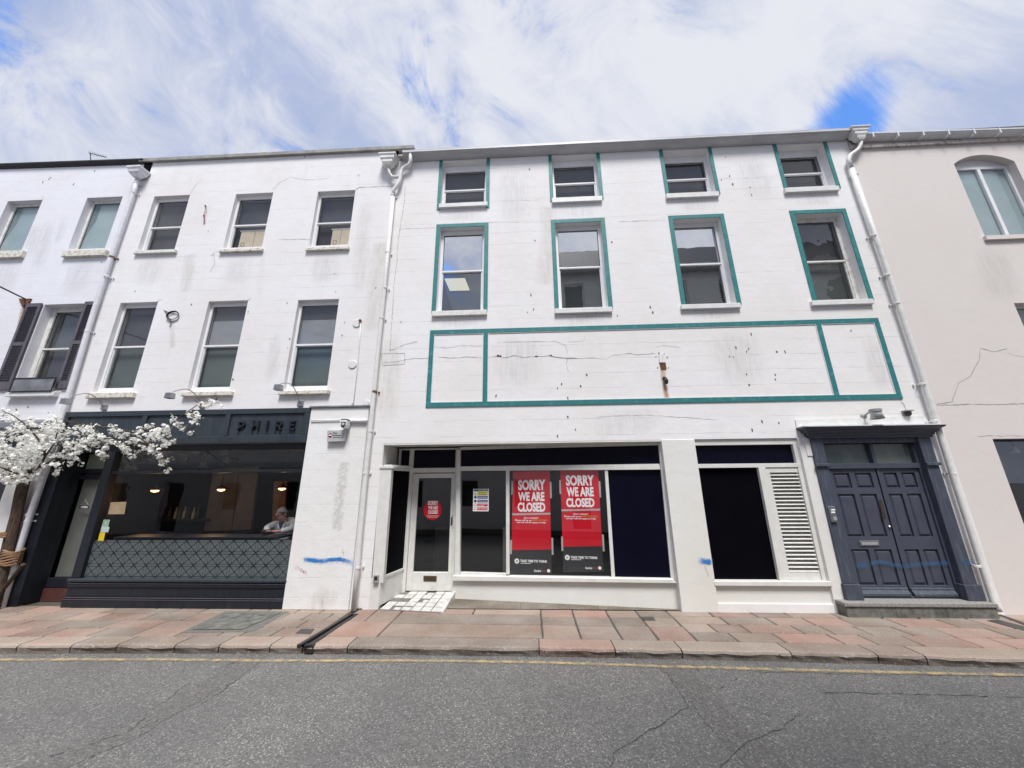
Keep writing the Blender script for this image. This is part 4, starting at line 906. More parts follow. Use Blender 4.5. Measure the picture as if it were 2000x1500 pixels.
# cracked white tiles rising to the door
A0, A1 = gpt(741, 1190, .012), gpt(861, 1196, .012); B0, B1 = PM.pt(uL - .02, zthr - .01), PM.pt(uR - .02, zthr - .01)
def bil(s, t): return A0.lerp(A1, s).lerp(B0.lerp(B1, s), t)
mk = MB(); bd4 = [bil(0, 0), bil(1, 0), bil(1, 1), bil(0, 1)]
a = [mk.bm.verts.new(p - Vector((0, 0, .004))) for p in bd4]; b_ = [mk.bm.verts.new((p.x, p.y, 0)) for p in bd4]; mk.bm.faces.new(a); mk.bm.faces.new(b_[::-1])
for i in range(4): mk.bm.faces.new((a[i], b_[i], b_[(i + 1) % 4], a[(i + 1) % 4]))
tb = mk.build('tiled_ramp', 'grout', SB)
mk = MB(); nu, nv = 6, 5
for i in range(nu):
    for j in range(nv):
        if random.random() < .16 and i < 3: continue
        s0, s1, t0, t1 = i / nu + .008, (i + 1) / nu - .008, j / nv + .01, (j + 1) / nv - .01
        if random.random() < .3 and i < 4: s0 += random.uniform(0, .07); t1 -= random.uniform(.02, .1)
        c = [bil(s0, t0), bil(s1, t0), bil(s1, t1), bil(s0, t1)]; a = [mk.bm.verts.new(p + Vector((0, 0, .006))) for p in c]; b_ = [mk.bm.verts.new(p - Vector((0, 0, .003))) for p in c]; mk.bm.faces.new(a)
        for k in range(4): mk.bm.faces.new((a[k], b_[k], b_[(k + 1) % 4], a[(k + 1) % 4]))
mk.build('tiles', 'tile', tb)
kw = MB(); c = [gpt(858, 1197, .0), gpt(866, 1197, .0), PM.pt(uR + .03, .0), PM.pt(uR - .02, .0)]; hts = [.02, .02, zthr + .05, zthr + .05]
a = [kw.bm.verts.new((p.x, p.y, h)) for p, h in zip(c, hts)]; b_ = [kw.bm.verts.new((p.x, p.y, 0)) for p in c]; kw.bm.faces.new(a)
for i in range(4): kw.bm.faces.new((a[i], b_[i], b_[(i + 1) % 4], a[(i + 1) % 4]))
kw.build('ramp_kerb', 'tile', SB)
mk = MB(); lay = mk.bm.loops.layers.color.new('stone')
xs_ = [-1.42, -.2, 1.05, 2.3]
for a, c in zip(xs_, xs_[1:]):
    vs = [mk.bm.verts.new(p) for p in ((a + .003, .065, .006), (c - .003, .065, .006), (c - .003, .70, .014), (a + .003, .70, .014))]; f = mk.bm.faces.new(vs); paint(mk.bm, lay, f, (.36, .33, .28))
mk.build('stone_threshold', 'stone', SB, recalc=False)
# ---- piers either side of the black window
mk = MB(); mk.r(F, hr[1] + .002, hl[0] - .002, 0, 2.685, .001, .018); mk.build('pier', 'pier', SB, bevel=.004)
mk = MB(); mk.r(F, hl[1] + .002, hd[0] - .09, 0.0, 2.69, .001, .016); mk.build('pier', 'pier', SB, bevel=.004)
mk = MB(); mk.r(F, hl[0] + .0, hl[1] + .0, .0, .125, -.25, -.012); mk.build('plinth', 'pier', SB)
PL_ = F.sh(-.06)
fr = MB()
z_a, z_b, z_c, z_d = PL_.uv(1460, 869)[1], PL_.uv(1460, 905.5)[1], PL_.uv(1450, 913.5)[1], PL_.uv(1450, 1132.5)[1]
um = [PL_.uv(x, 1020)[0] for x in (1499, 1513)]; zs_ = PL_.uv(1500, 1142)[1]
fr.r(PL_, hl[0], hl[1], z_a, 2.69, -.1, .03); fr.r(PL_, hl[0], hl[1], z_b, z_c + .0, -.1, .03) if z_b > z_c else fr.r(PL_, hl[0], hl[1], z_c, z_b, -.1, .03)
fr.r(PL_, hl[1] - .07, hl[1], z_d, 2.69, -.1, .028); fr.r(PL_, hl[0], hl[0] + .02, z_d, z_a, -.1, .03); fr.r(PL_, um[0], um[1], z_d, z_c, -.1, .035)
wf = fr.build('shop_frame', 'cream', SB, bevel=.003)
MB().r(PL_, hl[0] - .02, hl[1] + .02, zs_, z_d, -.1, .09).build('shop_sill', 'cream', wf, bevel=.006)
MB().r(PL_, hl[0], hl[1], .12, zs_, -.12, .035).build('stall_riser', 'pier', wf)
MB().r(PL_, hl[0] + .02, hl[1] - .07, z_b, z_a, -.06, -.03).build('transom_board', 'black', wf)
MB().r(PL_, hl[0] + .02, um[0], z_d, z_c, -.06, -.03).build('window_board', 'blackd', wf)
lv = PL_.rect((1503, 923), (1559, 922.5), (1598, 1117), (1540, 1118)); u_r = hl[1] - .075
mk = MB(); mk.r(PL_, um[1], lv[0], z_d + .004, z_c - .004, -.04, .015); mk.r(PL_, lv[1], u_r, z_d + .004, z_c - .004, -.04, .015); mk.r(PL_, lv[0], lv[1], z_d + .004, lv[2], -.04, .015); mk.r(PL_, lv[0], lv[1], lv[3], z_c - .004, -.04, .015)
lp = mk.build('louvre_panel', 'cream', wf, bevel=.003)
MB().r(PL_, lv[0], lv[1], lv[2], lv[3], -.09, -.07).build('louvre_back', 'blackd', lp)
nsl = 26; mk = MB(); dz = (lv[3] - lv[2]) / nsl
for i in range(nsl):
    z = lv[2] + dz * (i + .45); pts_ = [(-.065, .5 * dz), (-.065, .5 * dz - .008), (.014, -.28 * dz - .008), (.02, -.28 * dz + .002)]
    A = [mk.bm.verts.new(PL_.pt(lv[0], z + h, o)) for o, h in pts_]; B = [mk.bm.verts.new(PL_.pt(lv[1], z + h, o)) for o, h in pts_]
    for k in range(4): mk.bm.faces.new((A[k], B[k], B[(k + 1) % 4], A[(k + 1) % 4]))
mk.build('louvre_slats', 'cream', lp)
mk = MB(); u0_, z0_ = F.uv(1572, 860)[0], 2.38; mk.r(F, u0_ - .03, u0_ + .06, z0_, 2.688, .016, .03); mk.build('pier_bracket', 'pier', SB)
# ---- dark double doors
PD2 = F.sh(-.07); 
pl0, pl1 = F.uv(1583, 862, .05)[0], F.uv(1605, 862, .05)[0]; pr0, pr1 = F.uv(1800, 860, .05)[0], F.uv(1818.5, 860, .05)[0]
pl1 = pl0 + .20; pr0 = pr1 - .20
zc0 = F.uv(1700, 853.5, .06)[1]; zc1 = F.uv(1700, 831.5, .20)[1]; zcap0, zcap1 = F.uv(1605, 911, .07)[1], F.uv(1605, 905, .07)[1]; zpl = F.uv(1655, 1141.5, .08)[1]; zst = F.uv(1790, 1172.5, .06)[1]
ent = MB(); ent.r(F, pl0, pl1, zpl, zc0, -.05, .05); ent.r(F, pr0, pr1, zpl, zc0, -.05, .05); ent.r(F, pl0 - .02, pl1 + .03, zst, zpl, -.05, .085); ent.r(F, pr0 - .03, pr1 + .02, zst, zpl, -.05, .085)
ent.r(F, pl0 - .015, pl1 + .015, zcap0, zcap1, .05, .085); ent.r(F, pr0 - .015, pr1 + .015, zcap0, zcap1, .05, .085)
ent.r(F, pl1, pr0, PD2.uv(1700, 866)[1], zc0, -.08, .02); eo = ent.build('door_surround', 'doorpil', SB, bevel=.005)
prof = [(.05, zc0 - .012), (.075, zc0 - .012), (.075, zc0 + .02), (.10, zc0 + .035), (.10, zc0 + .06), (.14, zc0 + .085), (.14, zc0 + .11), (.175, zc0 + .135), (.20, zc0 + .15), (.20, zc1 - .005), (.21, zc1 - .005), (.21, zc1), (.05, zc1)]
mk = MB(); A = []; B = []
for o, z in prof: A.append(mk.bm.verts.new(F.pt(pl0 - (o - .05), z, o))); B.append(mk.bm.verts.new(F.pt(pr1 + (o - .05), z, o)))
n = len(prof); A0_ = [mk.bm.verts.new(F.pt(pl0 - (o - .05), z, .0)) for o, z in prof]; B0_ = [mk.bm.verts.new(F.pt(pr1 + (o - .05), z, .0)) for o, z in prof]
for i in range(n - 1): mk.bm.faces.new((A[i], B[i], B[i + 1], A[i + 1])); mk.bm.faces.new((A0_[i], A[i], A[i + 1], A0_[i + 1])); mk.bm.faces.new((B[i], B0_[i], B0_[i + 1], B[i + 1]))
mk.build('cornice', 'door', eo, recalc=True)
zl_ = F.uv(1690, 818, .02)[1]
mk = MB(); mk.prism(F, [(pl0 - .15, zc1 + .004), (pr1 + .15, zc1 + .004), (pr1 + .04, zl_ + .04), (pl0 - .15, zl_ + .0)], .001, .02); mk.r(F, pl0 - .15, pr1 + .15, zc1 + .002, zc1 + .02, .02, .20); mk.build('cornice_flashing', 'white', eo)
ll = PD2.rect((1622, 916), (1709, 915), (1773, 1160), (1677, 1162)); rl = PD2.rect((1716, 915), (1805, 914), (1873, 1159), (1779, 1159))
ll = (pl1 + .035, (ll[1] + rl[0]) / 2 - .015, 0, 0); rl = (ll[1] + .03, pr0 - .035, 0, 0)
zD0, zD1 = zst + .03, PD2.uv(1710, 915)[1]; rows_ = [(PD2.uv(1665, 953)[1], PD2.uv(1665, 924)[1]), (PD2.uv(1690, 1048.5)[1], PD2.uv(1665, 965)[1]), (PD2.uv(1700, 1143)[1], PD2.uv(1690, 1073)[1])]
mk = MB(); mk.ring(PD2, pl1, pr0, zst, zD1 + .02, .035, -.06, .03, wb=.028, wt=.0); zt0_, zt1_ = PD2.uv(1710, 905)[1], PD2.uv(1700, 867)[1]
mk.r(PD2, pl1, pr0, zD1, zt0_, -.06, .035); mk.r(PD2, pl1, pl1 + .04, zt0_, zt1_, -.06, .03); mk.r(PD2, pr0 - .04, pr0, zt0_, zt1_, -.06, .03); umid = ll[1] + .015; mk.r(PD2, umid - .028, umid + .028, zt0_, zt1_, -.06, .03)
fo2 = mk.build('door_frame', 'door', SB, bevel=.004)
for (a, c, m1) in ((pl1 + .04, umid - .028, 'frostdoor'), (umid + .028, pr0 - .04, 'frostdoor2')):
    MB().r(PD2, a, c, zt0_, zt1_, -.06, -.045).build('fanlight_film', m1, fo2); pane(PD2, a, c, zt0_, zt1_, -.03, 'glass', fo2, 'fanlight')
leafs = []
for L_, R2 in ((ll[0], ll[1]), (rl[0], rl[1])):
    W = R2 - L_; holes = [(L_ + W * a, L_ + W * c, z0, z1) for z0, z1 in rows_ for a, c in ((.12, .45), (.56, .89))]
    lf = wallmesh(PD2, L_, R2, zD0, zD1 - .004, holes, -.045, 0).build('door_leaf', 'door', SB, bevel=.003); leafs.append(lf)
    mk = MB()
    for h in holes:
        a = [mk.bm.verts.new(PD2.pt(u, z, -.03)) for u, z in ((h[0], h[2]), (h[1], h[2]), (h[1], h[3]), (h[0], h[3]))]
        i1, i2 = .018, .042
        b_ = [mk.bm.verts.new(PD2.pt(u, z, -.03)) for u, z in ((h[0] + i1, h[2] + i1), (h[1] - i1, h[2] + i1), (h[1] - i1, h[3] - i1), (h[0] + i1, h[3] - i1))]
        c = [mk.bm.verts.new(PD2.pt(u, z, -.008)) for u, z in ((h[0] + i2, h[2] + i2), (h[1] - i2, h[2] + i2), (h[1] - i2, h[3] - i2), (h[0] + i2, h[3] - i2))]
        mk.bm.faces.new(c)
        for p, q in ((a, b_), (b_, c)):
            for k in range(4): mk.bm.faces.new((p[k], p[(k + 1) % 4], q[(k + 1) % 4], q[k]))
    mk.build('raised_panels', 'door', lf, recalc=False)
    mk = MB(); A = [(L_ + .01, zD0), (R2 - .01, zD0)]; pr_ = [(0, .11), (.012, .10), (.012, .075), (.03, .05), (.045, .03), (.045, .0), (0, .0)]
    P1 = [mk.bm.verts.new(PD2.pt(L_ + .01, zD0 + z, o)) for o, z in pr_]; P2_ = [mk.bm.verts.new(PD2.pt(R2 - .01, zD0 + z, o)) for o, z in pr_]
    for i in range(len(pr_)): j = (i + 1) % len(pr_); mk.bm.faces.new((P1[i], P2_[i], P2_[j], P1[j]))
    mk.bm.faces.new(P1); mk.bm.faces.new(P2_[::-1]); mk.build('weather_bar', 'doorpil', lf)
mk = MB(); mk.r(PD2, rl[0] - .02, rl[0] + .012, zD0 + .1, zD1 - .004, .001, .014); mk.build('meeting_strip', 'door', leafs[1])
mk = MB(); Q(PD2, [(1678.5, 1056.5), (1717, 1056), (1719, 1066), (1681, 1066.5)], 0, .014, mk); lb = mk.build('letterbox', 'steel', leafs[0], bevel=.003)
mk = MB(); Q(PD2, [(1682, 1059), (1714, 1058.7), (1715.5, 1064), (1684, 1064.3)], .0142, .018, mk); mk.build('flap', 'grey', lb)
mk = MB(); Q(PD2, [(1717, 977), (1722, 975), (1731, 1012), (1724, 1013)], 0.0, .006, mk); mk.build('push_plate', 'bronze', leafs[0])
u_, z_ = PD2.uv(1737, 1029); mk = MB(); mk.lathe(PD2.pt(u_, z_, 0), [(.02, 0), (.02, .012), (.011, .02)], 12, axis=PD2.N); mk.build('lock', 'steel', leafs[0])
stain(SB, [(1679, 1108), (1690, 1106), (1700, 1104)], .13, 'blue_faint', 'graffiti', -.060); stain(SB, [(1700, 1104), (1725, 1098), (1745, 1103), (1770, 1108), (1800, 1104), (1830, 1102), (1856, 1101), (1872, 1100)], .085, 'blue_faint', 'graffiti', -.05)
stain(SB, [(1869, 1099), (1883, 1097), (1897, 1100)], .085, 'blue_faint', 'graffiti', .053); stain(SB, [(1366, 1094), (1377, 1096), (1389, 1098)], .10, 'blue_spray', 'graffiti', .022)
stain(SB, [(1375, 1104), (1379, 1115), (1383, 1128)], .05, 'peel', 'scrape', .0225)
# stone step
u0, u1 = F.uv(1645, 1185, .1)[0] - .03, F.uv(1936, 1185, .1)[0]
mk = MB(); mk.r(F, u0, u1, zst - .055, zst - .003, -.1, .20); st = mk.build('doorstep', 'granite_step', SB, bevel=.008, segs=2); mk = MB()
for i in range(3): mk.r(F, u0 + .02 + (u1 - u0 - .04) * i / 3 + .003, u0 + .02 + (u1 - u0 - .04) * (i + 1) / 3 - .003, 0, zst - .055, -.1, .18)
mk.build('step_riser', 'mossy', st)
# ---- cracks and marks of the main wall
CR = [([(750, 707), (770, 707), (791, 702.5), (810, 700), (825, 700.5), (840, 700)], .008), ([(857, 697), (880, 699.5), (915, 697), (944, 699)], .009), ([(951, 699), (975, 695), (982, 699), (1006, 694.5), (1020, 698), (1050, 696), (1075, 695)], .013),
      ([(1075, 695), (1090, 698), (1109, 700), (1128, 700)], .020), ([(1128, 700), (1140, 699), (1167, 700), (1181, 702.5), (1195, 694.5), (1230, 690), (1247, 693), (1280, 690.5)], .008), ([(1109, 700), (1106, 710), (1110, 726)], .008), ([(973, 669), (1000, 668), (1050, 667), (1085, 667)], .007),
      ([(1085, 667), (1105, 675), (1109, 690)], .006), ([(1109, 668), (1140, 666), (1142, 655)], .005), ([(746, 690.5), (790, 690), (791, 711), (747, 714), (746, 690.5)], .010), ([(761, 685), (775, 680), (790, 673), (815, 667)], .010), ([(840, 676), (870, 680), (900, 675), (944, 676)], .006),
      ([(792, 362.5), (789, 400), (781, 447.5), (776, 490), (775, 517), (770, 550), (768, 590), (765, 632), (762, 690)], .010), ([(781, 447.5), (850, 445)], .006), ([(903, 436), (1075, 433)], .005), ([(1208, 433), (1300, 430)], .007), ([(1280, 679), (1290, 675), (1327, 678)], .005),
      ([(1758, 782), (1765, 790), (1770, 802)], .010), ([(900, 395), (1075, 390)], .004), ([(1166, 815), (1200, 812), (1270, 811), (1330, 815), (1400, 820)], .005), ([(954, 315), (1070, 311)], .004), ([(1400, 350), (1510, 347)], .004)]
cracks(SB, CR)
cracks(SB, [([(971, 694), (976, 696), (979, 695)], .045), ([(1045, 696), (1050, 696)], .02), ([(1072, 695), (1076, 693), (1078, 696)], .03)], 'crackd', .005, 'crack_hole')
splashes(SB, [(1195, 473), (1037, 576), (1030, 610), (1042, 604), (1097, 750), (1089, 758), (1146, 732), (1134, 754), (1109, 778), (1109, 814), (1124, 839), (1089, 852), (969, 773), (1467, 653), (1437, 679), (1458, 687), (1462, 681), (1432, 697), (1425, 696), (1517, 687), (1533, 687),
      (1514, 741), (1458, 731), (1488, 823), (1521, 826), (1469, 840), (1662, 646), (1417, 307), (1431, 360), (1425, 344), (1465, 366), (1409, 352), (1468, 381), (1514, 732), (1463, 752), (1034, 331), (1270, 600), (1275, 610), (783, 629), (1045, 470), (1206, 617)])
stain(SB, [(1285, 690), (1301, 689)], .001, 'rust_stain') if False else None
stain(SB, [(1292, 700), (1296, 740), (1303, 780)], .13, 'rust_stain'); stain(SB, [(1087, 420), (1090, 430)], .2, 'green_stain') if False else None
stain(SB, [(1070, 400), (1072, 470), (1060, 560)], .45, 'green_stain')
splashes(SB, [(1281, 697), (1303, 698), (1284, 718.5), (1305.5, 718.5), (1287, 690), (1297, 691)], name='plug_hole', rnd=True, s=1.0)
# ================================================================== RIGHT BUILDING
CB = thing('roughcast_building', (11, 0, 0), 'beige roughcast building at the right with an arched upper window', 'building')
ZC = F.uv(1800, 279)[1]
wa0, wa1 = F.uv(1866, 327)[0], F.uv(1984, 321)[0]; za0 = F.uv(1922, 463)[1]; zsp = F.uv(1866, 320)[1]; zap = F.uv(1922, 302)[1]
wm = (F.uv(1980, 592)[0], F.uv(1980, 592)[0] + 1.25, F.uv(1980, 592)[1] - 1.6, F.uv(1980, 592)[1]); wg = (7.84, 11.6, .55, F.uv(1940, 857)[1])
wmb = wallmesh(F, XM, 18, 0, ZC, [(wa0, wa1, za0, zap), wm, wg])
arc = []; W = wa1 - wa0; r_ = ((W / 2) ** 2 + (zap - zsp) ** 2) / (2 * (zap - zsp)); cx_ = (wa0 + wa1) / 2
for k in range(13): x = wa0 + W * k / 12; arc.append((x, zap - r_ + math.sqrt(max(0, r_ * r_ - (x - cx_) ** 2))))
half = 6
wmb.build('wall', 'wall_right', CB)
for seg_, corner in ((arc[:7], (wa0, zap)), (arc[6:], (wa1, zap))):
    poly = [corner] + (seg_ if corner[0] == wa0 else seg_); mk = MB(); mk.prism(F, poly, -.3, 0); mk.build('arch_spandrel', 'wall_right', CB)
fr = MB(); fr.ring(F, wa0, wa1, za0, zsp + .02, .055, -.17, -.12, wt=.07); fr.r(F, cx_ - .035, cx_ + .035, za0 + .055, zsp - .05, -.17, -.115); fr.r(F, wa0, wa1, zsp + .02, zap, -.2, -.14)
f = fr.build('window', 'upvc', CB, bevel=.004); pane(F, wa0, wa1, za0, zsp, -.15, 'glassup', f); MB().r(F, wa0, wa1, za0, zsp, -.19, -.172).build('pane_backing', 'frost', f)
MB().r(F, wa0 - .05, wa1 + .1, za0 - .09, za0, -.1, .05).build('sill', 'wall_right', f)
f = MB().ring(F, *wm, .05, -.17, -.12).build('window', 'upvc', CB); pane(F, *wm, -.15, 'glassup', f); MB().r(F, *wm, -.27, -.25).build('pane_backing', 'frost2', f)
f = MB().ring(F, *wg, .035, -.17, -.10).build('window', 'ironblk', CB); pane(F, *wg, -.14, 'shopglass', f)
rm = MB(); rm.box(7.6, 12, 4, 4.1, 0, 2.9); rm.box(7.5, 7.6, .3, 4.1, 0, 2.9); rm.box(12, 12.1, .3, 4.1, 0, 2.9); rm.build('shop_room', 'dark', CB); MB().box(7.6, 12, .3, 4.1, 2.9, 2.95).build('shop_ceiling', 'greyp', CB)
MB().box(7.6, 12, 1.2, 1.25, 1.9, 2.9).build('bulkhead', 'doorgrey', CB)
shell(CB, XM, 18, ZC + .1, 8, 'dark')
eaves(CB, 'gutter', 'gutterw', [(1686, 260), (2400, 237)], .16, .11, .15)
mk = MB(); mk.r(F, XM, 18, ZC - .0, ZC + .18, -.2, .02); mk.r(F, XM, 18, ZC - .10, ZC - .02, .001, .05); mk.build('eaves_board', 'soffit', CB)
(u0, z0), (u1, z1) = pxs(F, [(1686, 260), (2400, 237)], .16)
for i in range(14):
    mk = MB(); t = (i + .35) / 14; u = u0 + (u1 - u0) * t; z = z0 + (z1 - z0) * t; mk.r(F, u - .012, u + .012, z - .12, z + .012, .05, .175); mk.build('gutter_clip', 'upvc', CB)
mk = MB(); A = [F.pt(XM + .02, ZC + .22, .05), F.pt(18, ZC + .22, .05), F.pt(18, ZC + .42, -.05), F.pt(XM + .02, ZC + .42, -.05), ]; mk.r(F, XM + .05, 18, ZC + .10, ZC + .26, -.3, .06); mk.build('slate_edge', 'slate', CB)
cracks(CB, [([(1914.5, 679.5), (1922, 682), (1940, 687), (1967, 681)], .010), ([(1914.5, 679.5), (1913, 702), (1895, 735), (1871, 748.5), (1865, 768), (1860, 784), (1845, 787), (1829, 789)], .010), ([(1829, 791), (1900, 789.5), (1925, 790), (2000, 788.5)], .012), ([(1967, 689), (1985, 695), (2000, 697)], .007), ([(1910, 852), (1925, 851), (2000, 851)], .006)], 'crack')
# ================================================================== FAR SIDE OF THE STREET
def opp(x0, x1, zt, roof, label, wmat='oppwall'):
    b = thing('terrace_building', ((x0 + x1) / 2, -11, 0), label, 'building'); PO = Pl((0, -9.4, 0), (-1, 0, 0))
    holes = []; n = int((x1 - x0) / 2.4)
    for fl in range(int(zt // 3)):
        for i in range(n):
            c = -x1 + (x1 - x0) * (i + .5) / n; zz_ = fl * 3.05
            holes.append((c - .5, c + .5, zz_ + 1.0, zz_ + 2.55) if fl else (c - .45, c + .45, .9 if i % 3 else .02, 2.2))
    wallmesh(PO, -x1, -x0, 0, zt, holes).build('wall', wmat, b)
    for h in holes:
        w = MB().ring(PO, *h, .06, -.2, -.12).build('window', 'upvc', b); MB().r(PO, h[0] + .06, h[1] - .06, h[2] + .06, h[3] - .06, -.19, -.17).build('pane', 'oppglass', w)
    mk = MB(); mk.r(PO, -x1, -x0, zt, zt + .3, -.1, .3); mk.r(PO, -x1, -x0, 2.75, 3.0, .001, .12); mk.build('cornice', 'opptrim', b)
    mk = MB(); mk.r(PO, -x1, -x0, 0, zt, -6, -5.8); mk.r(PO, -x1, -x1 + .2, 0, zt, -5.8, -.3); mk.r(PO, -x0 - .2, -x0, 0, zt, -5.8, -.3); mk.r(PO, -x1, -x0, zt, zt + .1, -6, -.1); mk.build('side_wall', wmat, b)
    if roof:
        mk = MB(); A = [PO.pt(-x1, zt + .3, .1), PO.pt(-x0, zt + .3, .1), PO.pt(-x0, zt + 2.1, -1.0), PO.pt(-x1, zt + 2.1, -1.0)]; B = [PO.pt(-x1, zt + .3, -6), PO.pt(-x0, zt + .3, -6), PO.pt(-x0, zt + 2.1, -5), PO.pt(-x1, zt + 2.1, -5)]
        a = [mk.bm.verts.new(p) for p in A]; c = [mk.bm.verts.new(p) for p in B]; mk.bm.faces.new(a); mk.bm.faces.new(c[::-1])
        for i in range(4): mk.bm.faces.new((a[i], c[i], c[(i + 1) % 4], a[(i + 1) % 4]))
        mk.build('roof', 'slate', b)
opp(1.1, 19, 12.2, True, 'tall pale building with a dark mansard roof reflected in the upper windows')
opp(-20, 1.1, 6.4, False, 'lower pale terrace on the far side of the street')
mb = MB(); mb.box(-60, 60, -9.2, -7.9, -.2, 0.0); struct(mb, 'pavement', 'joint')
# rain streaks and grime that have dried on the paint
for pts_, w_, m_, b_ in (([(300, 492), (292, 530), (285, 565)], .75, 'streak', RB), ([(470, 491), (464, 530), (460, 560)], .8, 'streak', RB), ([(640, 488), (636, 525), (633, 560)], .8, 'streak', RB), ([(540, 640), (534, 700), (528, 755)], .35, 'streak', RB), ([(716, 380), (708, 470), (700, 600)], .45, 'brownstreak', RB),
      ([(215, 776), (212, 786), (209, 800)], .8, 'brownstreak', RB), ([(400, 771), (398, 785), (396, 796)], .8, 'brownstreak', RB), ([(590, 769), (588, 782), (587, 795)], .8, 'brownstreak', RB), ([(75, 430), (62, 470), (52, 510)], .45, 'streak', LB), ([(100, 420), (85, 480), (70, 540)], .5, 'streak', LB), ([(160, 502), (150, 540), (140, 585)], .8, 'streak', LB), ([(20, 503), (10, 540), (0, 580)], .9, 'streak', LB),
      ([(128, 420), (118, 455), (108, 480)], .3, 'streak', LB), ([(896, 618), (897, 630), (897, 640)], 1.0, 'streak', SB), ([(1140, 611), (1142, 622), (1143, 634)], 1.0, 'streak', SB), ([(1390, 605), (1392, 615), (1394, 625)], 1.0, 'streak', SB), ([(905, 405), (904, 420), (903, 434)], 1.0, 'streak', SB), ([(1128, 395), (1130, 410), (1130, 425)], 1.0, 'streak', SB), ([(1355, 386), (1358, 400), (1360, 415)], 1.0, 'streak', SB), ([(1588, 376), (1592, 390), (1596, 404)], 1.0, 'streak', SB),
      ([(1000, 320), (1003, 380), (1006, 440)], .9, 'streak', SB), ([(1460, 300), (1475, 350), (1490, 400)], .8, 'streak', SB), ([(1010, 650), (1010, 700), (1012, 770)], 1.2, 'streak', SB), ([(1420, 640), (1440, 700), (1460, 760)], 1.2, 'streak', SB), ([(1690, 640), (1715, 720), (1730, 770)], .5, 'streak', SB), ([(770, 640), (762, 740), (752, 840)], .55, 'brownstreak', SB), ([(1220, 795), (1225, 825), (1230, 855)], 1.6, 'streak', SB),
      ([(1930, 470), (1950, 540), (1960, 600)], .9, 'streak', CB), ([(1880, 1040), (1900, 1100), (1930, 1180)], .6, 'brownstreak', CB)):
    stain(b_, pts_, w_, m_, 'rain_streak', .0025)
for (q, o_) in (([(640, 1170), (625, 1180), (600, 1188)], .0465), ([(650, 1140), (640, 1165), (632, 1190)], .0468)): stain(RB, q, .5, 'brownstreak', 'rain_streak', o_)
for q in ([(592, 1092), (632, 1096), (668, 1092), (696, 1100)],): stain(RB, q, .15, 'overspray', 'graffiti', .0472)
stain(SB, [(1362, 1094), (1377, 1096), (1392, 1098)], .17, 'overspray', 'graffiti', .0212)
# ================================================================== things fixed to or standing by the fronts
def at(px, py, o=0.): return F.pt(*F.uv(px, py, o), o)
def prismhopper(mk, c, steps):
    """c: top centre; steps: (half width, half depth, drop)"""
    L_ = [[mk.bm.verts.new(Vector(c) + Vector((sx * w, sy * d, -h))) for sx, sy in ((-1, -1), (1, -1), (1, 1), (-1, 1))] for w, d, h in steps]
    mk.bm.faces.new(L_[0]); mk.bm.faces.new(L_[-1][::-1])
    for p, q in zip(L_, L_[1:]):
        for k in range(4): mk.bm.faces.new((p[k], q[k], q[(k + 1) % 4], p[(k + 1) % 4]))
    return mk
def bracket(t, p, r, mat):
    mk = MB(); p = Vector(p); mk.lathe(p - Vector((0, 0, .018)), [(r + .002, 0), (r + .006, .0), (r + .006, .030), (r + .002, .036)], 12, cap=False); mk.box(p.x - r - .03, p.x - r, -.03, -.003, p.z - .014, p.z + .014); mk.box(p.x + r, p.x + r + .03, -.03, -.003, p.z - .014, p.z + .014); mk.box(p.x - .014, p.x + .014, p.y + r, -.002, p.z - .012, p.z + .012); mk.build('bracket', mat, t)
R0 = .043
# right pipe
t = thing('drainpipe', (6.95, -.09, 0), 'long cream drainpipe with a moulded hopper between the dark double doors and the beige building', 'drainpipe')
O_ = .09; c = at(1672, 254, .13); mk = MB(); prismhopper(mk, c, [(.20, .12, 0), (.20, .12, .035), (.165, .10, .05), (.165, .10, .10), (.13, .085, .13), (.13, .085, .18), (.09, .07, .22), (.085, .065, .26), (.055, .05, .31)]); mk.build('hopper', 'pipe', t, bevel=.006)
p = [c + Vector((0.02, 0, -.30)), at(1679, 287, .10), at(1675, 293, O_), at(1661, 303, O_), at(1657, 312, O_), at(1663, 330, O_)]; mk = MB(); mk.tube(p, .042, 12); mk.build('offset', 'pipe', t, smooth=True)
p = [at(1663, 330, O_), at(1716, 480, O_), at(1790, 701, O_), at(1830, 829, O_), at(1866, 945, O_), at(1908, 1075, O_), at(1942, 1180, O_), at(1951, 1195, .11)]
mk = MB(); mk.tube(p, [R0] * 7 + [.043], 14); mk.build('pipe', 'pipe', t, smooth=True)
for q in ((1671, 341), (1706, 460), (1732, 537), (1752, 592), (1800, 750), (1824, 822), (1861, 925), (1907, 1105)):
    bracket(t, at(*q, O_), R0, 'pipe')
# centre pipe
t = thing('drainpipe', (-2.95, -.09, 0), 'white drainpipe between restaurant and closed shop fed by a hopper and a swan neck', 'drainpipe')
c = at(760, 306, .13); mk = MB(); prismhopper(mk, c, [(.20, .13, 0), (.20, .13, .04), (.165, .11, .07), (.165, .11, .13), (.12, .09, .17), (.12, .09, .22), (.08, .07, .27), (.06, .05, .31)]); mk.build('hopper', 'pipe', t, bevel=.006)
mk = MB(); Q(F, [(760, 294), (778, 294), (779, 305), (760, 306)], .001, .012, mk); mk.build('outlet_hole', 'blackd', t)
mk = MB(); mk.tube([c + Vector((.0, 0, -.28)), at(761, 339, .10), at(766, 346, .09), at(781, 346, .09)], .034, 12); mk.build('offset', 'pipe', t, smooth=True)
mk = MB(); mk.tube([at(802, 298, .15), at(802, 315, .13), at(799, 322, .1), at(787, 329, .09), at(784, 335, .09), at(781, 352, .09), at(778, 360, .09), at(769, 370, .09), at(768, 384, .09)], .042, 12); mk.build('swan_neck', 'pipe', t, smooth=True)
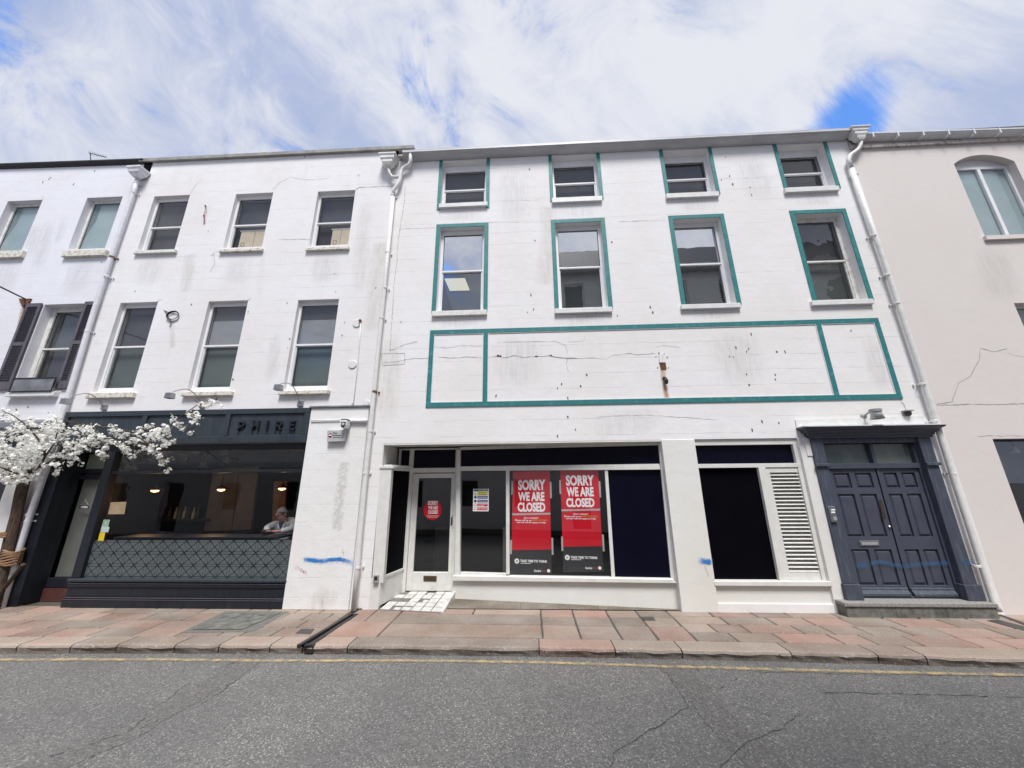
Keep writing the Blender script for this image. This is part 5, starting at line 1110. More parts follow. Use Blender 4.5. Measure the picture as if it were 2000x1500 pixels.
p = [at(768, 380, O_), at(753, 540, O_), at(742, 650, O_), at(728, 790, O_), at(714, 930, O_), at(700.5, 1075, O_), at(699, 1100, O_), at(690, 1193, .10)]; mk = MB(); mk.tube(p, .041, 14); mk.build('pipe', 'pipe', t, smooth=True)
for q in ((767.5, 381), (757, 493), (752, 562), (745, 621), (731.5, 765), (723, 842), (714, 924), (699, 1108)): bracket(t, at(*q, O_), .041, 'pipe' if q[1] != 765 else 'rust')
# left pipe
t = thing('drainpipe', (XL - .1, -.09, 0), 'chalky white drainpipe with rusty collars left of the restaurant front', 'drainpipe')
c = at(272, 331, .13); mk = MB(); prismhopper(mk, c, [(.17, .13, 0), (.17, .13, .05), (.14, .11, .09), (.13, .1, .15), (.09, .07, .20), (.06, .055, .24)]); mk.build('hopper', 'pipel', t, bevel=.006)
mk = MB(); Q(F, [(284, 312), (298, 311), (290, 335), (278, 335)], .001, .03, mk); mk.build('outlet_hole', 'blackd', t)
pts_ = [(270, 348), (262, 372), (218, 500), (180, 618), (125, 795), (98, 900), (66, 1010), (31, 1075) if False else (52, 1045), (5, 1192)]
top_, bot_ = F.uv(264, 370, O_), F.uv(10, 1185, O_); xm_ = (top_[0] + bot_[0]) / 2; print('left pipe', top_, bot_)
p = [F.pt(*F.uv(x, y, O_), O_) for x, y in ((268, 352), (262, 372), (218, 500), (180, 618), (128, 790), (96, 897), (57, 1010), (30, 1100), (2, 1192))]; mk = MB(); mk.tube(p, .042, 14); mk.build('pipe', 'pipel', t, smooth=True)
for i, (x, y) in enumerate(((266, 358), (261, 376), (218, 502), (209, 540), (171, 647), (57, 1005), (54, 1018))): bracket(t, at(x, y, O_), .042, 'rust' if i == 2 else 'pipel')
# swan-neck sign lights
def signlight(pw, ph, label):
    w = at(*pw, 0); t = thing('sign_light', w, label, 'wall light', 'sign lights above the restaurant fascia')
    d = RM @ Vector(((ph[0] - 1000) / FPX, 1, -(ph[1] - 750) / FPX)); h = F.pt(*F.uv(*ph, .62), .62)
    mk = MB(); mk.r(F, w.x - .055, w.x + .055, w.z - .05, w.z + .05, 0, .04); mk.build('wall_plate', 'steel', t, bevel=.004)
    mid = [w + Vector((0, -.04, 0)), w.lerp(h, .25) + Vector((0, 0, .13)), w.lerp(h, .55) + Vector((0, 0, .21)), w.lerp(h, .85) + Vector((0, 0, .13)), h + Vector((0, 0, .05))]
    cp = []
    for i in range(13):
        u = i / 12 * 4; k = min(int(u), 3); f_ = u - k; P = [mid[max(k - 1, 0)], mid[k], mid[k + 1], mid[min(k + 2, 4)]]
        cp.append(.5 * ((2 * P[1]) + (P[2] - P[0]) * f_ + (2 * P[0] - 5 * P[1] + 4 * P[2] - P[3]) * f_ ** 2 + (3 * P[1] - P[0] - 3 * P[2] + P[3]) * f_ ** 3))
    mk = MB(); mk.tube(cp, .008, 8); mk.build('arm', 'steel', t, smooth=True)
    mk = MB(); mk.prism(Pl((h.x, h.y, 0), (1, 0, 0)), [(-.06, h.z - .05), (.06, h.z - .05), (.05, h.z + .05), (-.05, h.z + .05)], -.05, .05); mk.build('lamp_head', 'steel', t, bevel=.005)
signlight((206, 796), (129, 784), 'leftmost small steel swan-neck light above the restaurant fascia near the left drainpipe')
signlight((394, 788) if False else (397, 792), (332, 773), 'small steel swan-neck light above the restaurant fascia beside the tip of the blossom branch')
signlight((588, 789), (544, 757), 'small steel swan-neck light above the letters of the restaurant fascia')
# conduit with round cover plates
t = thing('conduit', at(690, 790), 'thin white painted conduit with round plates beside the restaurant windows', 'conduit')
mk = MB(); mk.tube([at(705, 628, .02), at(702, 668, .02), at(698, 715, .02), at(690, 786, .02), at(684, 794, .02), at(612, 795.5, .02)], .012, 8); mk.build('tube', 'pipe', t, smooth=True)
for q in ((697.5, 632, .085), (689, 712, .085), (716, 787, .06)):
    mk = MB(); mk.lathe(at(q[0], q[1], 0), [(q[2], 0), (q[2], .012), (q[2] * .9, .018)], 20, axis=F.N); mk.build('cover_plate', 'pipe', t)
mk = MB(); mk.lathe(at(704, 627, .02), [(.03, 0), (.03, .03)], 8, axis=F.N); mk.build('fixing', 'rust', t)
# horizontal tube with camera and alarm box
t = thing('security_camera', at(674, 822), 'white security camera on a tube across the white pier above the alarm box', 'camera')
mk = MB(); mk.tube([at(607, 821.5, .065), at(664, 820, .065)], .010, 8); mk.tube([at(675, 822, .07), at(717, 822, .07)], .034, 14); mk.build('tube', 'upvc', t, smooth=True)
mk = MB(); q0 = at(674, 828, .16); mk.prism(Pl((q0.x, q0.y, 0), (1, 0, 0)), [(-.05, q0.z + .06), (.05, q0.z + .06), (.055, q0.z - .03), (.03, q0.z - .08), (-.03, q0.z - .08), (-.055, q0.z - .03)], -.10, .06); mk.build('housing', 'upvc', t, bevel=.006)
mk = MB(); mk.prism(Pl((q0.x, q0.y, 0), (1, 0, 0)), [(-.043, q0.z + .03), (.043, q0.z + .03), (.043, q0.z - .03), (.022, q0.z - .068), (-.022, q0.z - .068), (-.043, q0.z - .03)], .06, .066); mk.build('visor', 'ironblk', t)
mk = MB(); mk.lathe(q0 + Vector((0, -.066, -.015)), [(.028, 0), (.028, .01), (.015, .014)], 14, axis=F.N); mk.build('lens', 'lgrey', t)
mk = MB(); mk.box(q0.x - .07, q0.x + .05, -.19, -.05, q0.z + .065, q0.z + .085); mk.build('mount', 'ironblk', t)
t = thing('alarm_box', at(656, 852), 'grey alarm box with a round maroon emblem on the white pier', 'alarm box')
mk = MB(); mk.px(F.sh(0), [(639, 840), (674.5, 839), (672, 862), (638, 863.5)], .046, .12); mk.build('case', 'lgrey', t, bevel=.008)
FA = F.sh(.121); mk = MB(); uc, zc_ = FA.uv(645, 850.5, .0); mk.lathe(FA.pt(uc, zc_, 0), [(.040, 0), (.040, .0015)], 24, axis=F.N); mk.build('emblem', 'maroon', t)
mk = MB(); mk.prism(FA, [(uc - .034, zc_ - .012), (uc, zc_ + .0), (uc + .034, zc_ - .012), (uc + .02, zc_ + .016), (uc - .02, zc_ + .016)], .0016, .003); mk.build('emblem_band', 'paperw', t)
for s_, y in (('Phase', 845.5), ('Protection', 850), ('Security Ltd', 854.5)): textobj('lettering', s_, FA, (651, y - 1.6), (651 + 1.55 * len(s_), y - 1.6), (651 + 1.55 * len(s_), y + 1.6), (650.5, y + 1.6), 'inkp', t, .002, .02)
# key safe
t = thing('key_safe', at(734, 1130), 'small grey key safe low on the white corner post of the closed shop', 'key safe')
mk = MB(); mk.px(F, [(729, 1123), (738.5, 1123), (738, 1139), (728, 1139)], .005, .05); mk.build('case', 'grey', t, bevel=.008); mk = MB(); mk.px(F, [(731, 1126), (737, 1126), (736.6, 1133), (730.6, 1133)], .05, .056); mk.build('keypad', 'ironblk', t)
# entry phone
t = thing('entry_phone', at(1627, 1004), 'silver door entry phone with two buttons on the left pilaster of the dark doors', 'entry phone')
mk = MB(); mk.px(F, [(1618.5, 989), (1630.5, 989), (1637, 1019), (1626, 1020)], .051, .085); mk.build('case', 'steel', t, bevel=.006)
for y in (996, 1001):
    mk = MB(); mk.px(F.sh(0), [(1623, y - 1.6), (1631, y - 1.6), (1632, y + 1.2), (1624, y + 1.2)], .085, .09); mk.build('button', 'paperw', t, bevel=.002)
mk = MB(); mk.px(F, [(1627, 1009), (1634, 1009), (1635.5, 1016), (1629, 1016)], .085, .087); mk.build('speaker_grille', 'grey', t)
# wall lamp over the door
w = at(1686, 813); t = thing('wall_lamp', w, 'grey and white bucket shaped wall lamp above the dark double doors', 'wall lamp')
mk = MB(); mk.lathe(w, [(.05, 0), (.05, .02), (.02, .04)], 14, axis=F.N); mk.build('wall_plate', 'grey', t)
h = F.pt(*F.uv(1707, 806, .22), .22); mk = MB(); mk.tube([w + Vector((0, -.03, 0)), w.lerp(h, .5) + Vector((0, 0, .03)), h], .014, 8); mk.build('arm', 'grey', t, smooth=True)
mk = MB(); mk.lathe(h + Vector((.03, 0, .06)), [(.085, 0), (.085, -.045)], 22); mk.build('cap', 'grey', t, smooth=False)
mk = MB(); mk.lathe(h + Vector((.03, 0, .013)), [(.07, 0), (.095, -.12), (.088, -.12), (.063, 0)], 22, cap=False); mk.build('shade', 'lgrey', t, smooth=True)
w = at(1768, 808); t = thing('security_camera', w, 'small black dome camera on a bracket right of the bucket shaped wall lamp', 'camera')
mk = MB(); mk.box(w.x - .06, w.x + .06, -.1, -.001, w.z + .03, w.z + .05); mk.build('bracket', 'grey', t); mk = MB(); mk.lathe(w + Vector((0, -.05, .03)), [(.045, 0), (.045, -.04), (.03, -.075), (.005, -.085)], 14); mk.build('dome', 'ironblk', t, smooth=True)
# rusty bracket plate and hanging stub on the long panel
t = thing('bracket_plate', at(1292, 700), 'old white bracket plate streaked with rust on the long bordered panel', 'bracket')
mk = MB(); mk.px(F, [(1287, 691), (1296.5, 691), (1299.5, 708), (1288, 708)], .003, .02); mk.build('plate', 'pipe', t, bevel=.003); mk = MB(); mk.px(F, [(1288.5, 708), (1300, 708), (1302, 721), (1291, 721)], .003, .012); mk.build('rusted_lip', 'rust', t)
t = thing('cable_stub', at(1299, 745), 'short black cable end sticking out below the rusty bracket plate', 'cable')
p0 = at(1297, 739); mk = MB(); mk.tube([p0, p0 + Vector((.0, -.05, -.01)), p0 + Vector((.01, -.07, -.07)), p0 + Vector((.015, -.05, -.12))], [.012, .028, .036, .022], 10); mk.build('cable_end', 'cable', t, smooth=True); mk = MB(); mk.lathe(p0, [(.035, 0), (.03, .02)], 10, axis=F.N); mk.build('fixing', 'ironblk', t)
# coil of cable
c = at(340, 617); t = thing('cable_coil', c, 'small coil of dark cable hanging on the wall between restaurant windows', 'cable')
mk = MB()
for j in range(3):
    rr = .10 + .008 * j; mk.tube([c + Vector((cos(a) * rr * 1.15, -.02 - .008 * j, sin(a) * rr * .85)) for a in (2 * pi * k / 20 for k in range(21))], .007, 6, caps=False)
mk.build('coil', 'cable', t, smooth=True)
mk = MB(); mk.tube([at(320, 606, .01), at(330, 610, .015), at(340, 607, .02)], .006, 6); mk.tube([at(322, 607, .01), at(329, 621, .015)], .005, 6); mk.tube([at(333, 625, .02), at(334, 633, .02), at(331, 639, .02)], .006, 6); mk.build('loose_end', 'cable', t)
for q in ((401, 401), (398, 420)):
    o = MB().tube([at(*q, 0), at(q[0], q[1], .05), at(q[0], q[1] + 2, .08)], .014, 8).build('iron_peg', 'rust'); tag(o, 'upper of two rusty pegs between the top windows of the restaurant building' if q[1] == 401 else 'lower of two rusty pegs between the top windows of the restaurant building', 'peg')
# projecting rod, upper left
w = at(52, 585); t = thing('sign_rod', w, 'rusty dark iron rod projecting from the wall above the shutters at the far left', 'sign bracket')
mk = MB(); mk.px(F, [(36, 583), (60, 583), (55, 592), (44, 600)], .001, .03); mk.build('wall_bracket', 'rust', t)
mk = MB(); mk.tube([w + Vector((0, -.02, 0)), F.pt(*F.uv(0, 560, .75), .75), F.pt(*F.uv(-60, 534, 1.5), 1.5)], .016, 8); mk.build('rod', 'ironblk', t)
stain(LB, [(48, 600), (40, 640), (28, 690)], .22, 'rust_stain'); stain(LB, [(213, 505), (209, 525), (204, 545)], .07, 'rust_stain', 'stain', .1) if False else None
cracks(LB, [([(83, 390), (85, 383)], .008)]); splashes(LB, [(144, 360), (99, 347), (84, 356), (185, 334), (199, 512), (96, 350), (55, 795)])
# dark board on the sill
t = thing('planter_board', at(65, 765, .12), 'dark slate coloured board standing on the sill of the shuttered window', 'board')
mk = MB(); mk.px(F, [(29, 739), (107, 738), (102, 764), (18, 765.5)], .07, .11); mk.build('board', 'leadgrey', t, bevel=.004); mk = MB(); (u0, u1, z0, z1) = F.rect((29, 739), (107, 738), (102, 764), (18, 765.5), .11); mk.ring(F, u0 - .01, u1 + .01, z0, z1 + .01, .016, .10, .122); mk.build('edging', 'ironblk', t)
# aerial on the left roof
w = F.pt(*F.uv(178, 318, -.8), -.8); t = thing('roof_aerial', w, 'thin television aerial lying over the roof edge at the far left', 'aerial')
a, b_ = F.pt(*F.uv(176, 300, -.8), -.8), F.pt(*F.uv(207, 307, -.8), -.8); mk = MB(); mk.tube([w, a], .012, 6); mk.build('mast', 'ironblk', t); mk = MB(); mk.tube([a + Vector((-.05, 0, .03)), b_], .010, 6); mk.build('boom', 'ironblk', t)
mk = MB()
for k in range(7): p = a.lerp(b_, k / 6); l = .11 - .008 * k; mk.tube([p + Vector((-l * .6, 0, l)), p + Vector((l * .6, 0, -l * .6))], .006, 5)
mk.build('elements', 'ironblk', t)
# ------------------------------------------------------------------ printed things in the shop windows
def poster(q, ysp, yred, sorry, small, ttt, gam, label):
    pl = PS; t = thing('poster', pl.pt(*pl.uv(*q[3]), -.03), label, 'poster', 'closing posters in the shop window')
    TL, TR, BR, BL = q
    def lx(s, y): k = (y - TL[1]) / (BL[1] - TL[1]); return TL[0] + (BL[0] - TL[0]) * k + s * ((TR[0] - TL[0]) + ((BR[0] - BL[0]) - (TR[0] - TL[0])) * k)
    def band(y0, y1, a=0, b=1): d = q[1][1] - q[0][1]; return [(lx(a, y0), y0), (lx(b, y0), y0 + d * (b - a)), (lx(b, y1), y1 + d * (b - a)), (lx(a, y1), y1)]
    mk = MB(); mk.px(pl, band(TL[1], yred), -.034, -.030); s1 = mk.build('red_sheet', 'redpaper', t)
    mk = MB(); mk.px(pl, band(yred, BL[1]), -.034, -.030); s2 = mk.build('black_sheet', 'blackpaper', t)
    mk = MB(); mk.px(pl, band(ysp, ysp + 3.6), -.030, -.028); mk.build('strip', 'lgrey', s1)
    for (a, y0, y1) in ((-.035, TL[1] + 18, TL[1] + 45), (1.0, TL[1] + 20, TL[1] + 52), (-.03, yred - 20, yred + 8), (1.01, yred - 24, yred + 9)):
        mk = MB(); mk.px(pl, band(y0, y1, a, a + .045), -.033, -.029); mk.build('tape', 'lgrey', t)
    for s_, (x0, x1, y0, y1) in zip(('SORRY', 'WE ARE', 'CLOSED'), sorry):
        textobj('lettering', s_, pl, (x0, y0), (x1, y0 - .5), (x1 + 1, y1 - .5), (x0, y1), 'paperw', s1, -.028, .045)
    (x0, y0, w_) = small
    textobj('lettering', 'Got a winner?', pl, (x0 + w_ * .27, y0), (x0 + w_ * .72, y0), (x0 + w_ * .72, y0 + 3.6), (x0 + w_ * .27, y0 + 3.6), 'paperw', s1, -.0285, .02)
    textobj('lettering', 'Please call us on', pl, (x0, y0 + 4.8), (x0 + w_ * .51, y0 + 4.8), (x0 + w_ * .51, y0 + 8.4), (x0, y0 + 8.4), 'paperw', s1, -.0285, .02)
    textobj('lettering', '0800 022 3454', pl, (x0 + w_ * .54, y0 + 4.8), (x0 + w_, y0 + 4.8), (x0 + w_, y0 + 8.4), (x0 + w_ * .54, y0 + 8.4), 'orange', s1, -.0285, .03)
    textobj('lettering', 'and we will be happy to help', pl, (x0 + w_ * .05, y0 + 9.4), (x0 + w_ * .95, y0 + 9.4), (x0 + w_ * .95, y0 + 13.2), (x0 + w_ * .05, y0 + 13.2), 'paperw', s1, -.0285, .02)
    x, y = ttt; textobj('lettering', 'TAKE TIME TO THINK', pl, (x, y), (x + 53, y + 1), (x + 53, y + 6), (x, y + 5), 'paperw', s2, -.0285, .04)
    mk = MB(); mk.px(pl, [(x + 1, y + 6.5), (x + 21, y + 6.8), (x + 21, y + 7.8), (x + 1, y + 7.5)], -.030, -.0285); mk.build('web_address', 'paperw', s2)
    mk = MB(); u, z = pl.uv(x - 6.5, y + 2.8, -.03); mk.lathe(pl.pt(u, z, -.03), [(.042, 0), (.042, .0015)], 24, axis=pl.N); e = mk.build('emblem', 'paperw', s2)
    for dx in (-.016, .004): mk = MB(); mk.r(pl, u + dx, u + dx + .010, z - .018, z + .018, -.0284, -.0276); mk.build('pause_bar', 'inkp', e) if False else mk.build('emblem_bar', 'inkp', s2)
    x, y = gam; textobj('lettering', 'Gamble', pl, (x, y), (x + 13.5, y), (x + 13.5, y + 4.6), (x, y + 4.6), 'paperw', s2, -.0285, .02); textobj('lettering', 'Aware', pl, (x + 14, y + .2), (x + 24, y + .2), (x + 24, y + 4), (x + 14, y + 4), 'dred', s2, -.0285, .02)
    u, z = pl.uv(x + 28.5, y + 2.3, -.03); mk = MB(); mk.lathe(pl.pt(u, z, -.03), [(.027, 0), (.027, .0015)], 20, axis=pl.N); mk.build('emblem', 'paperw', s2)
    return t
poster([(1002, 921), (1073.5, 919.5), (1077.5, 1122), (997.5, 1121)], 1003, 1074.5, [(1012, 1065, 937, 958), (1012, 1063, 961, 979), (1011, 1064.5, 981.5, 1000)], (1006, 1009.5, 63), (1016, 1093), (1043, 1112.5), 'left red poster in the shop window whose black foot reaches the sill')
poster([(1094, 919.5), (1168, 918), (1179, 1118), (1100.5, 1118)], 995, 1068, [(1105, 1160, 928, 949), (1106.5, 1159, 951.5, 970), (1106, 1160.5, 973, 991)], (1102, 1002, 65), (1114.5, 1086), (1143, 1107), 'right red poster in the shop window hung slightly higher, next to the black board')
# round sticker on the door glass
PD_ = PM.sh(-.023); u, z = PD_.uv(845, 996); t = thing('round_sticker', PD_.pt(u, z), 'round red closing sticker on the glass of the white shop door', 'sticker')
r_s = .178; mk = MB(); mk.lathe(PD_.pt(u, z, 0), [(r_s, 0), (r_s, .0015)], 40, axis=PD_.N); mk.build('disc', 'redpaper', t)
for s_, y0, y1, hw in (('SORRY', 978, 986.5, 10), ('WE ARE', 988, 995, 9.5), ('CLOSED', 996.5, 1003.5, 9.5)): textobj('lettering', s_, PD_, (846 - hw, y0), (846 + hw, y0), (845.5 + hw, y1), (845.5 - hw, y1), 'paperw', t, .0025, .04)
for y in (1007, 1009.5): mk = MB(); mk.px(PD_, [(833 + (y - 1007), y), (857 - (y - 1007), y), (857 - (y - 1007), y + 1), (833 + (y - 1007), y + 1)], .0015, .0025); mk.build('small_print', 'cardw', t)
# safety notice
PN = PS.sh(-.018); u0, u1, z0, z1 = PN.rect((924.5, 955), (955, 955), (954, 999), (923.5, 998)); t = thing('safety_notice', PN.pt(u0, z0), 'white site safety notice with green, yellow, blue and red rows in the shop window', 'notice')
nb = MB().r(PN, u0, u1, z0, z1, 0, .002).build('sheet', 'paperw', t); W = u1 - u0; H = z1 - z0
MB().r(PN, u0 + .04 * W, u1 - .04 * W, z1 - .105 * H, z1 - .02 * H, .002, .003).build('header', 'greenp', nb)
def nrow(a, b, m1, words, tm):
    MB().r(PN, u0 + .28 * W, u1 - .06 * W, z1 - b * H, z1 - a * H, .002, .003).build('row', m1, nb)
    for i, s_ in enumerate(words):
        hh = (b - a) / len(words); za = z1 - (a + hh * (i + .75)) * H; zb = z1 - (a + hh * (i + .25)) * H
        cu = bpy.data.curves.new('t', 'FONT'); cu.body = s_; cu.offset = .02; ob = bpy.data.objects.new('t', cu); COL.objects.link(ob); me = bpy.data.meshes.new_from_object(ob.evaluated_get(bpy.context.evaluated_depsgraph_get())); bpy.data.objects.remove(ob)
        xs = [v.co.x for v in me.vertices]; ys = [v.co.y for v in me.vertices]; x0, x1, y0, y1 = min(xs), max(xs), min(ys), max(ys); ua_, ub_ = u0 + .34 * W, u0 + (.34 + min(.54, .06 * len(s_))) * W
        for v in me.vertices: v.co = PN.pt(ua_ + (v.co.x - x0) / (x1 - x0) * (ub_ - ua_), za + (v.co.y - y0) / (y1 - y0) * (zb - za), .0035) - wloc(nb)
        me.materials.append(MT[tm]); link(bpy.data.objects.new('lettering', me), nb)
nrow(.03, .095, 'greenp', ['Site Safety'], 'paperw'); nrow(.125, .285, 'yellowp', ['Warning', 'Construction'], 'inkp'); nrow(.31, .44, 'bluep', ['Safety helmets'], 'paperw'); nrow(.49, .61, 'bluep', ['Safety boots'], 'paperw'); nrow(.655, .79, 'redp', ['No unauthorised', 'access'], 'paperw'); nrow(.83, .96, 'redp', ['No smoking'], 'paperw')
for k, (zc_, m1) in enumerate(((.375, 'bluep'), (.55, 'bluep'), (.72, 'redp'), (.89, 'redp'))):
    mk = MB(); c = PN.pt(u0 + .15 * W, z1 - zc_ * H, .002); mk.lathe(c, [(.085 * W, 0), (.085 * W, .001)], 16, axis=PN.N); s_ = mk.build('symbol', m1, nb)
    if k > 1: mk = MB(); mk.lathe(c, [(.058 * W, 0), (.058 * W, .002)], 16, axis=PN.N); mk.build('symbol_centre', 'paperw', nb)
mk = MB(); mk.prism(PN, [(u0 + .06 * W, z1 - .28 * H), (u0 + .24 * W, z1 - .28 * H), (u0 + .15 * W, z1 - .14 * H)], .002, .003); mk.build('symbol', 'yellowp', nb)
# notices on the restaurant glass
PR = F.sh(-.062)
o = MB(); o.px(PR, [(216, 981), (247, 980), (243, 1004), (211, 1004.5)], 0, .002); o = o.build('paper_notice', 'parch'); tag(o, 'square brown paper notice on the restaurant window near the door', 'notice')
t = thing('window_sticker', PR.pt(*PR.uv(205, 1028)), 'pale green square sticker with a round emblem on the restaurant window', 'sticker'); mk = MB(); mk.px(PR, [(202.5, 1015), (214.5, 1015), (211, 1029), (198.5, 1029)], 0, .002); mk.build('sheet', 'palegreen', t)
u, z = PR.uv(207, 1021); mk = MB(); mk.tube([PR.pt(u + .04 * cos(a), z + .04 * sin(a), .003) for a in (2 * pi * k / 16 for k in range(17))], .003, 5, caps=False); mk.build('emblem', 'greenp', t)
o = MB(); o.px(PR, [(198, 1029.3), (214, 1029.3), (211, 1039.5), (196, 1039.5)], 0, .002); o = o.build('window_sticker', 'palecyan'); tag(o, 'pale blue sticker between the green and the yellow sticker on the restaurant window', 'sticker')
o = MB(); o.px(PR, [(195, 1040), (205.5, 1040), (202, 1056), (191, 1056)], 0, .002); o = o.build('window_sticker', 'yellowst'); tag(o, 'bright yellow sticker lowest beside the door post of the restaurant', 'sticker')
t = thing('open_sign', PD.pt(*PD.uv(165, 990)), 'small black sign reading OPEN hanging in the restaurant door', 'sign'); PO_ = PD.sh(-.017); mk = MB(); mk.px(PO_, [(155.5, 987.5), (174, 987.3), (173.3, 993.6), (155, 993.8)], 0, .003); mk.build('plate', 'ironblk', t)
textobj('lettering', 'OPEN', PO_, (158, 988.6), (171.5, 988.5), (171, 992.6), (157.5, 992.7), 'paperw', t, .0035, .03); mk = MB(); mk.tube([PO_.pt(*PO_.uv(157, 987.5), 0), PO_.pt(*PO_.uv(166, 976), 0), PO_.pt(*PO_.uv(173, 987.3), 0)], .002, 5); mk.build('cord', 'cardw', t)
# ------------------------------------------------------------------ inside the restaurant
for i, (x, y, d_) in enumerate(((303, 957, 'left'), (432, 955, 'middle'), (551, 953, 'right'))):
    p = F.pt(*F.uv(x, y, -1.2), -1.2); t = thing('pendant_lamp', p, {'left': 'lit copper pendant lamp nearest the brown panel in the restaurant', 'middle': 'lit copper pendant lamp in the centre of the restaurant window', 'right': 'lit copper pendant lamp above the seated man'}[d_], 'pendant lamp', 'pendant lamps in the restaurant')
    mk = MB(); mk.lathe(p, [(.02, .12), (.03, .08), (.05, .05), (.13, .012), (.15, 0), (.145, -.004), (.04, .04)], 20, cap=False); mk.build('lamp_shade', 'copper', t, smooth=True)
    mk = MB(); mk.lathe(p, [(.004, .03), (.05, .01), (.07, -.012), (.055, -.035), (.004, -.05)], 14); mk.build('bulb', 'bulb', t, smooth=True); mk = MB(); mk.tube([p + Vector((0, 0, .12)), p + Vector((0, 0, 2.94 - p.z))], .006, 6); mk.build('flex', 'ironblk', t)
    l = bpy.data.lights.new('pendant_light', 'POINT'); l.energy = 5; l.color = (1, .6, .3); l.shadow_soft_size = .08; lo = bpy.data.objects.new('pendant_light', l); lo.location = (0, 0, -.13); lo.parent = t; COL.objects.link(lo)
ztb = F.uv(500, 1046, -.3)[1]
t = thing('bar_table', (-5.4, .6, 0), 'long dark bar table behind the lattice film of the restaurant window', 'table'); MB().box(-7.6, -4.5, .16, .62, ztb - .04, ztb - .005).build('table_top', 'navy', t, bevel=.006)
for x in (-7.4, -6.1, -4.95): MB().box(x, x + .06, .37, .43, .02, ztb - .04).build('leg', 'ironblk', t)
for i in range(7):
    x, y = 330 + i * 9 + random.uniform(-2, 2), 1012 + (i % 3); p = F.pt(*F.uv(x, y, -2.5), -2.5); mk = MB(); mk.lathe(p, [(.032, 0), (.032, .15), (.012, .2), (.012, .27)], 10); o = mk.build('bottle', 'palefan' if i % 2 else 'bronze'); tag(o, 'small dark bottle on the back shelf inside the restaurant', 'bottle', 'bottles on the restaurant back shelf')
p = F.pt(*F.uv(360, 1013, -2.5), -2.5); o = MB().box(p.x - .7, p.x + .6, 2.4, 2.6, p.z - .06, p.z - .003).build('back_shelf', 'ironblk'); tag(o, 'dark shelf carrying bottles inside the restaurant', 'shelf')
# the seated man
def skin(name, nodes, edges, mat, parent, sub=2, root=0):
    me = bpy.data.meshes.new(name); me.from_pydata([n[0] for n in nodes], edges, []); ob = bpy.data.objects.new(name, me); COL.objects.link(ob)
    ob.modifiers.new('s', 'SKIN'); sv = me.skin_vertices[0].data
    for i, n in enumerate(nodes): r = n[1]; sv[i].radius = r if isinstance(r, tuple) else (r, r); sv[i].use_root = (i == root)
    m_ = ob.modifiers.new('b', 'SUBSURF'); m_.levels = sub; m_.render_levels = sub
    me2 = bpy.data.meshes.new_from_object(ob.evaluated_get(bpy.context.evaluated_depsgraph_get())); bpy.data.objects.remove(ob); off = wloc(parent)
    for v in me2.vertices: v.co -= off
    me2.materials.clear(); me2.materials.append(MT[mat])
    for p in me2.polygons: p.use_smooth = True
    o = bpy.data.objects.new(name, me2); link(o, parent); return o
hd_ = F.pt(*F.uv(549, 1004, -.72), -.72)
man = thing('person', (hd_.x + .06, .95, 0), 'seated grey haired man in a grey hooded top looking down at his phone', 'person')
hx, hy, hz = hd_
V3 = Vector
neck = V3((hx + .045, hy + .05, hz - .13)); chest = V3((hx + .07, hy + .10, hz - .34)); belly = V3((hx + .08, hy + .12, hz - .56)); pel = V3((hx + .08, hy + .15, hz - .72))
sR = V3((hx - .11, hy + .07, hz - .19)); sL = V3((hx + .23, hy + .09, hz - .17)); tz = ztb
eR = V3((hx - .19, hy - .08, tz + .085)); eL = V3((hx + .31, hy - .07, tz + .07)); wR = V3((hx - .03, hy - .27, tz + .055)); wL = V3((hx + .16, hy - .27, tz + .05)); hR = V3((hx - .01, hy - .34, tz + .06)); hL = V3((hx + .09, hy - .335, tz + .06))
nodes = [(pel, (.16, .12)), (belly, (.155, .115)), (chest, (.15, .11)), (neck, (.055, .055)), (V3((hx + .02, hy + .02, hz - .07)), (.06, .065)), (V3((hx, hy, hz + .0)), (.078, .092)), (V3((hx + .01, hy + .015, hz + .07)), (.066, .075)),
         (V3((hx - .025, hy - .06, hz - .055)), (.042, .04)), (sL, .055), (eL, .045), (wL, .028), (hL, (.034, .018)), (sR, .055), (eR, .045), (wR, .028), (hR, (.034, .018)), (V3((hx - .02, hy - .25, hz - .80)), .08), (V3((hx + .20, hy - .25, hz - .80)), .08), (V3((hx - .02, hy - .28, hz - 1.15)), .05), (V3((hx + .20, hy - .28, hz - 1.15)), .05),
         (V3((hx - .05, hy - .103, hz - .012)), (.014, .014))]
edges = [(0, 1), (1, 2), (2, 3), (3, 4), (4, 5), (5, 6), (4, 7), (2, 8), (8, 9), (9, 10), (10, 11), (2, 12), (12, 13), (13, 14), (14, 15), (0, 16), (0, 17), (16, 18), (17, 19), (5, 20)]
for hnd, wr, idx, sgn in ((hL, wL, 11, 1), (hR, wR, 15, -1)):
    d = (hnd - wr).normalized(); sd = d.cross(V3((0, 0, 1))).normalized()
    for k, (l_, s_) in enumerate(((.075, -.027), (.085, -.009), (.08, .009), (.062, .026))):
        a = hnd + d * .02 + sd * s_; m2 = a + d * l_ * .55 + V3((0, 0, .012)); e_ = a + d * l_ * .95 + V3((0, 0, -.008)); i0 = len(nodes); nodes += [(a, .010), (m2, .009), (e_, .008)]; edges += [(idx, i0), (i0, i0 + 1), (i0 + 1, i0 + 2)]
    i0 = len(nodes); a = hnd - d * .01 - sd * .035 * sgn; nodes += [(a, .012), (a + d * .035 - sd * .015 * sgn + V3((0, 0, .02)), .010)]; edges += [(idx, i0), (i0, i0 + 1)]
body = skin('body', nodes, edges, 'skin', man)
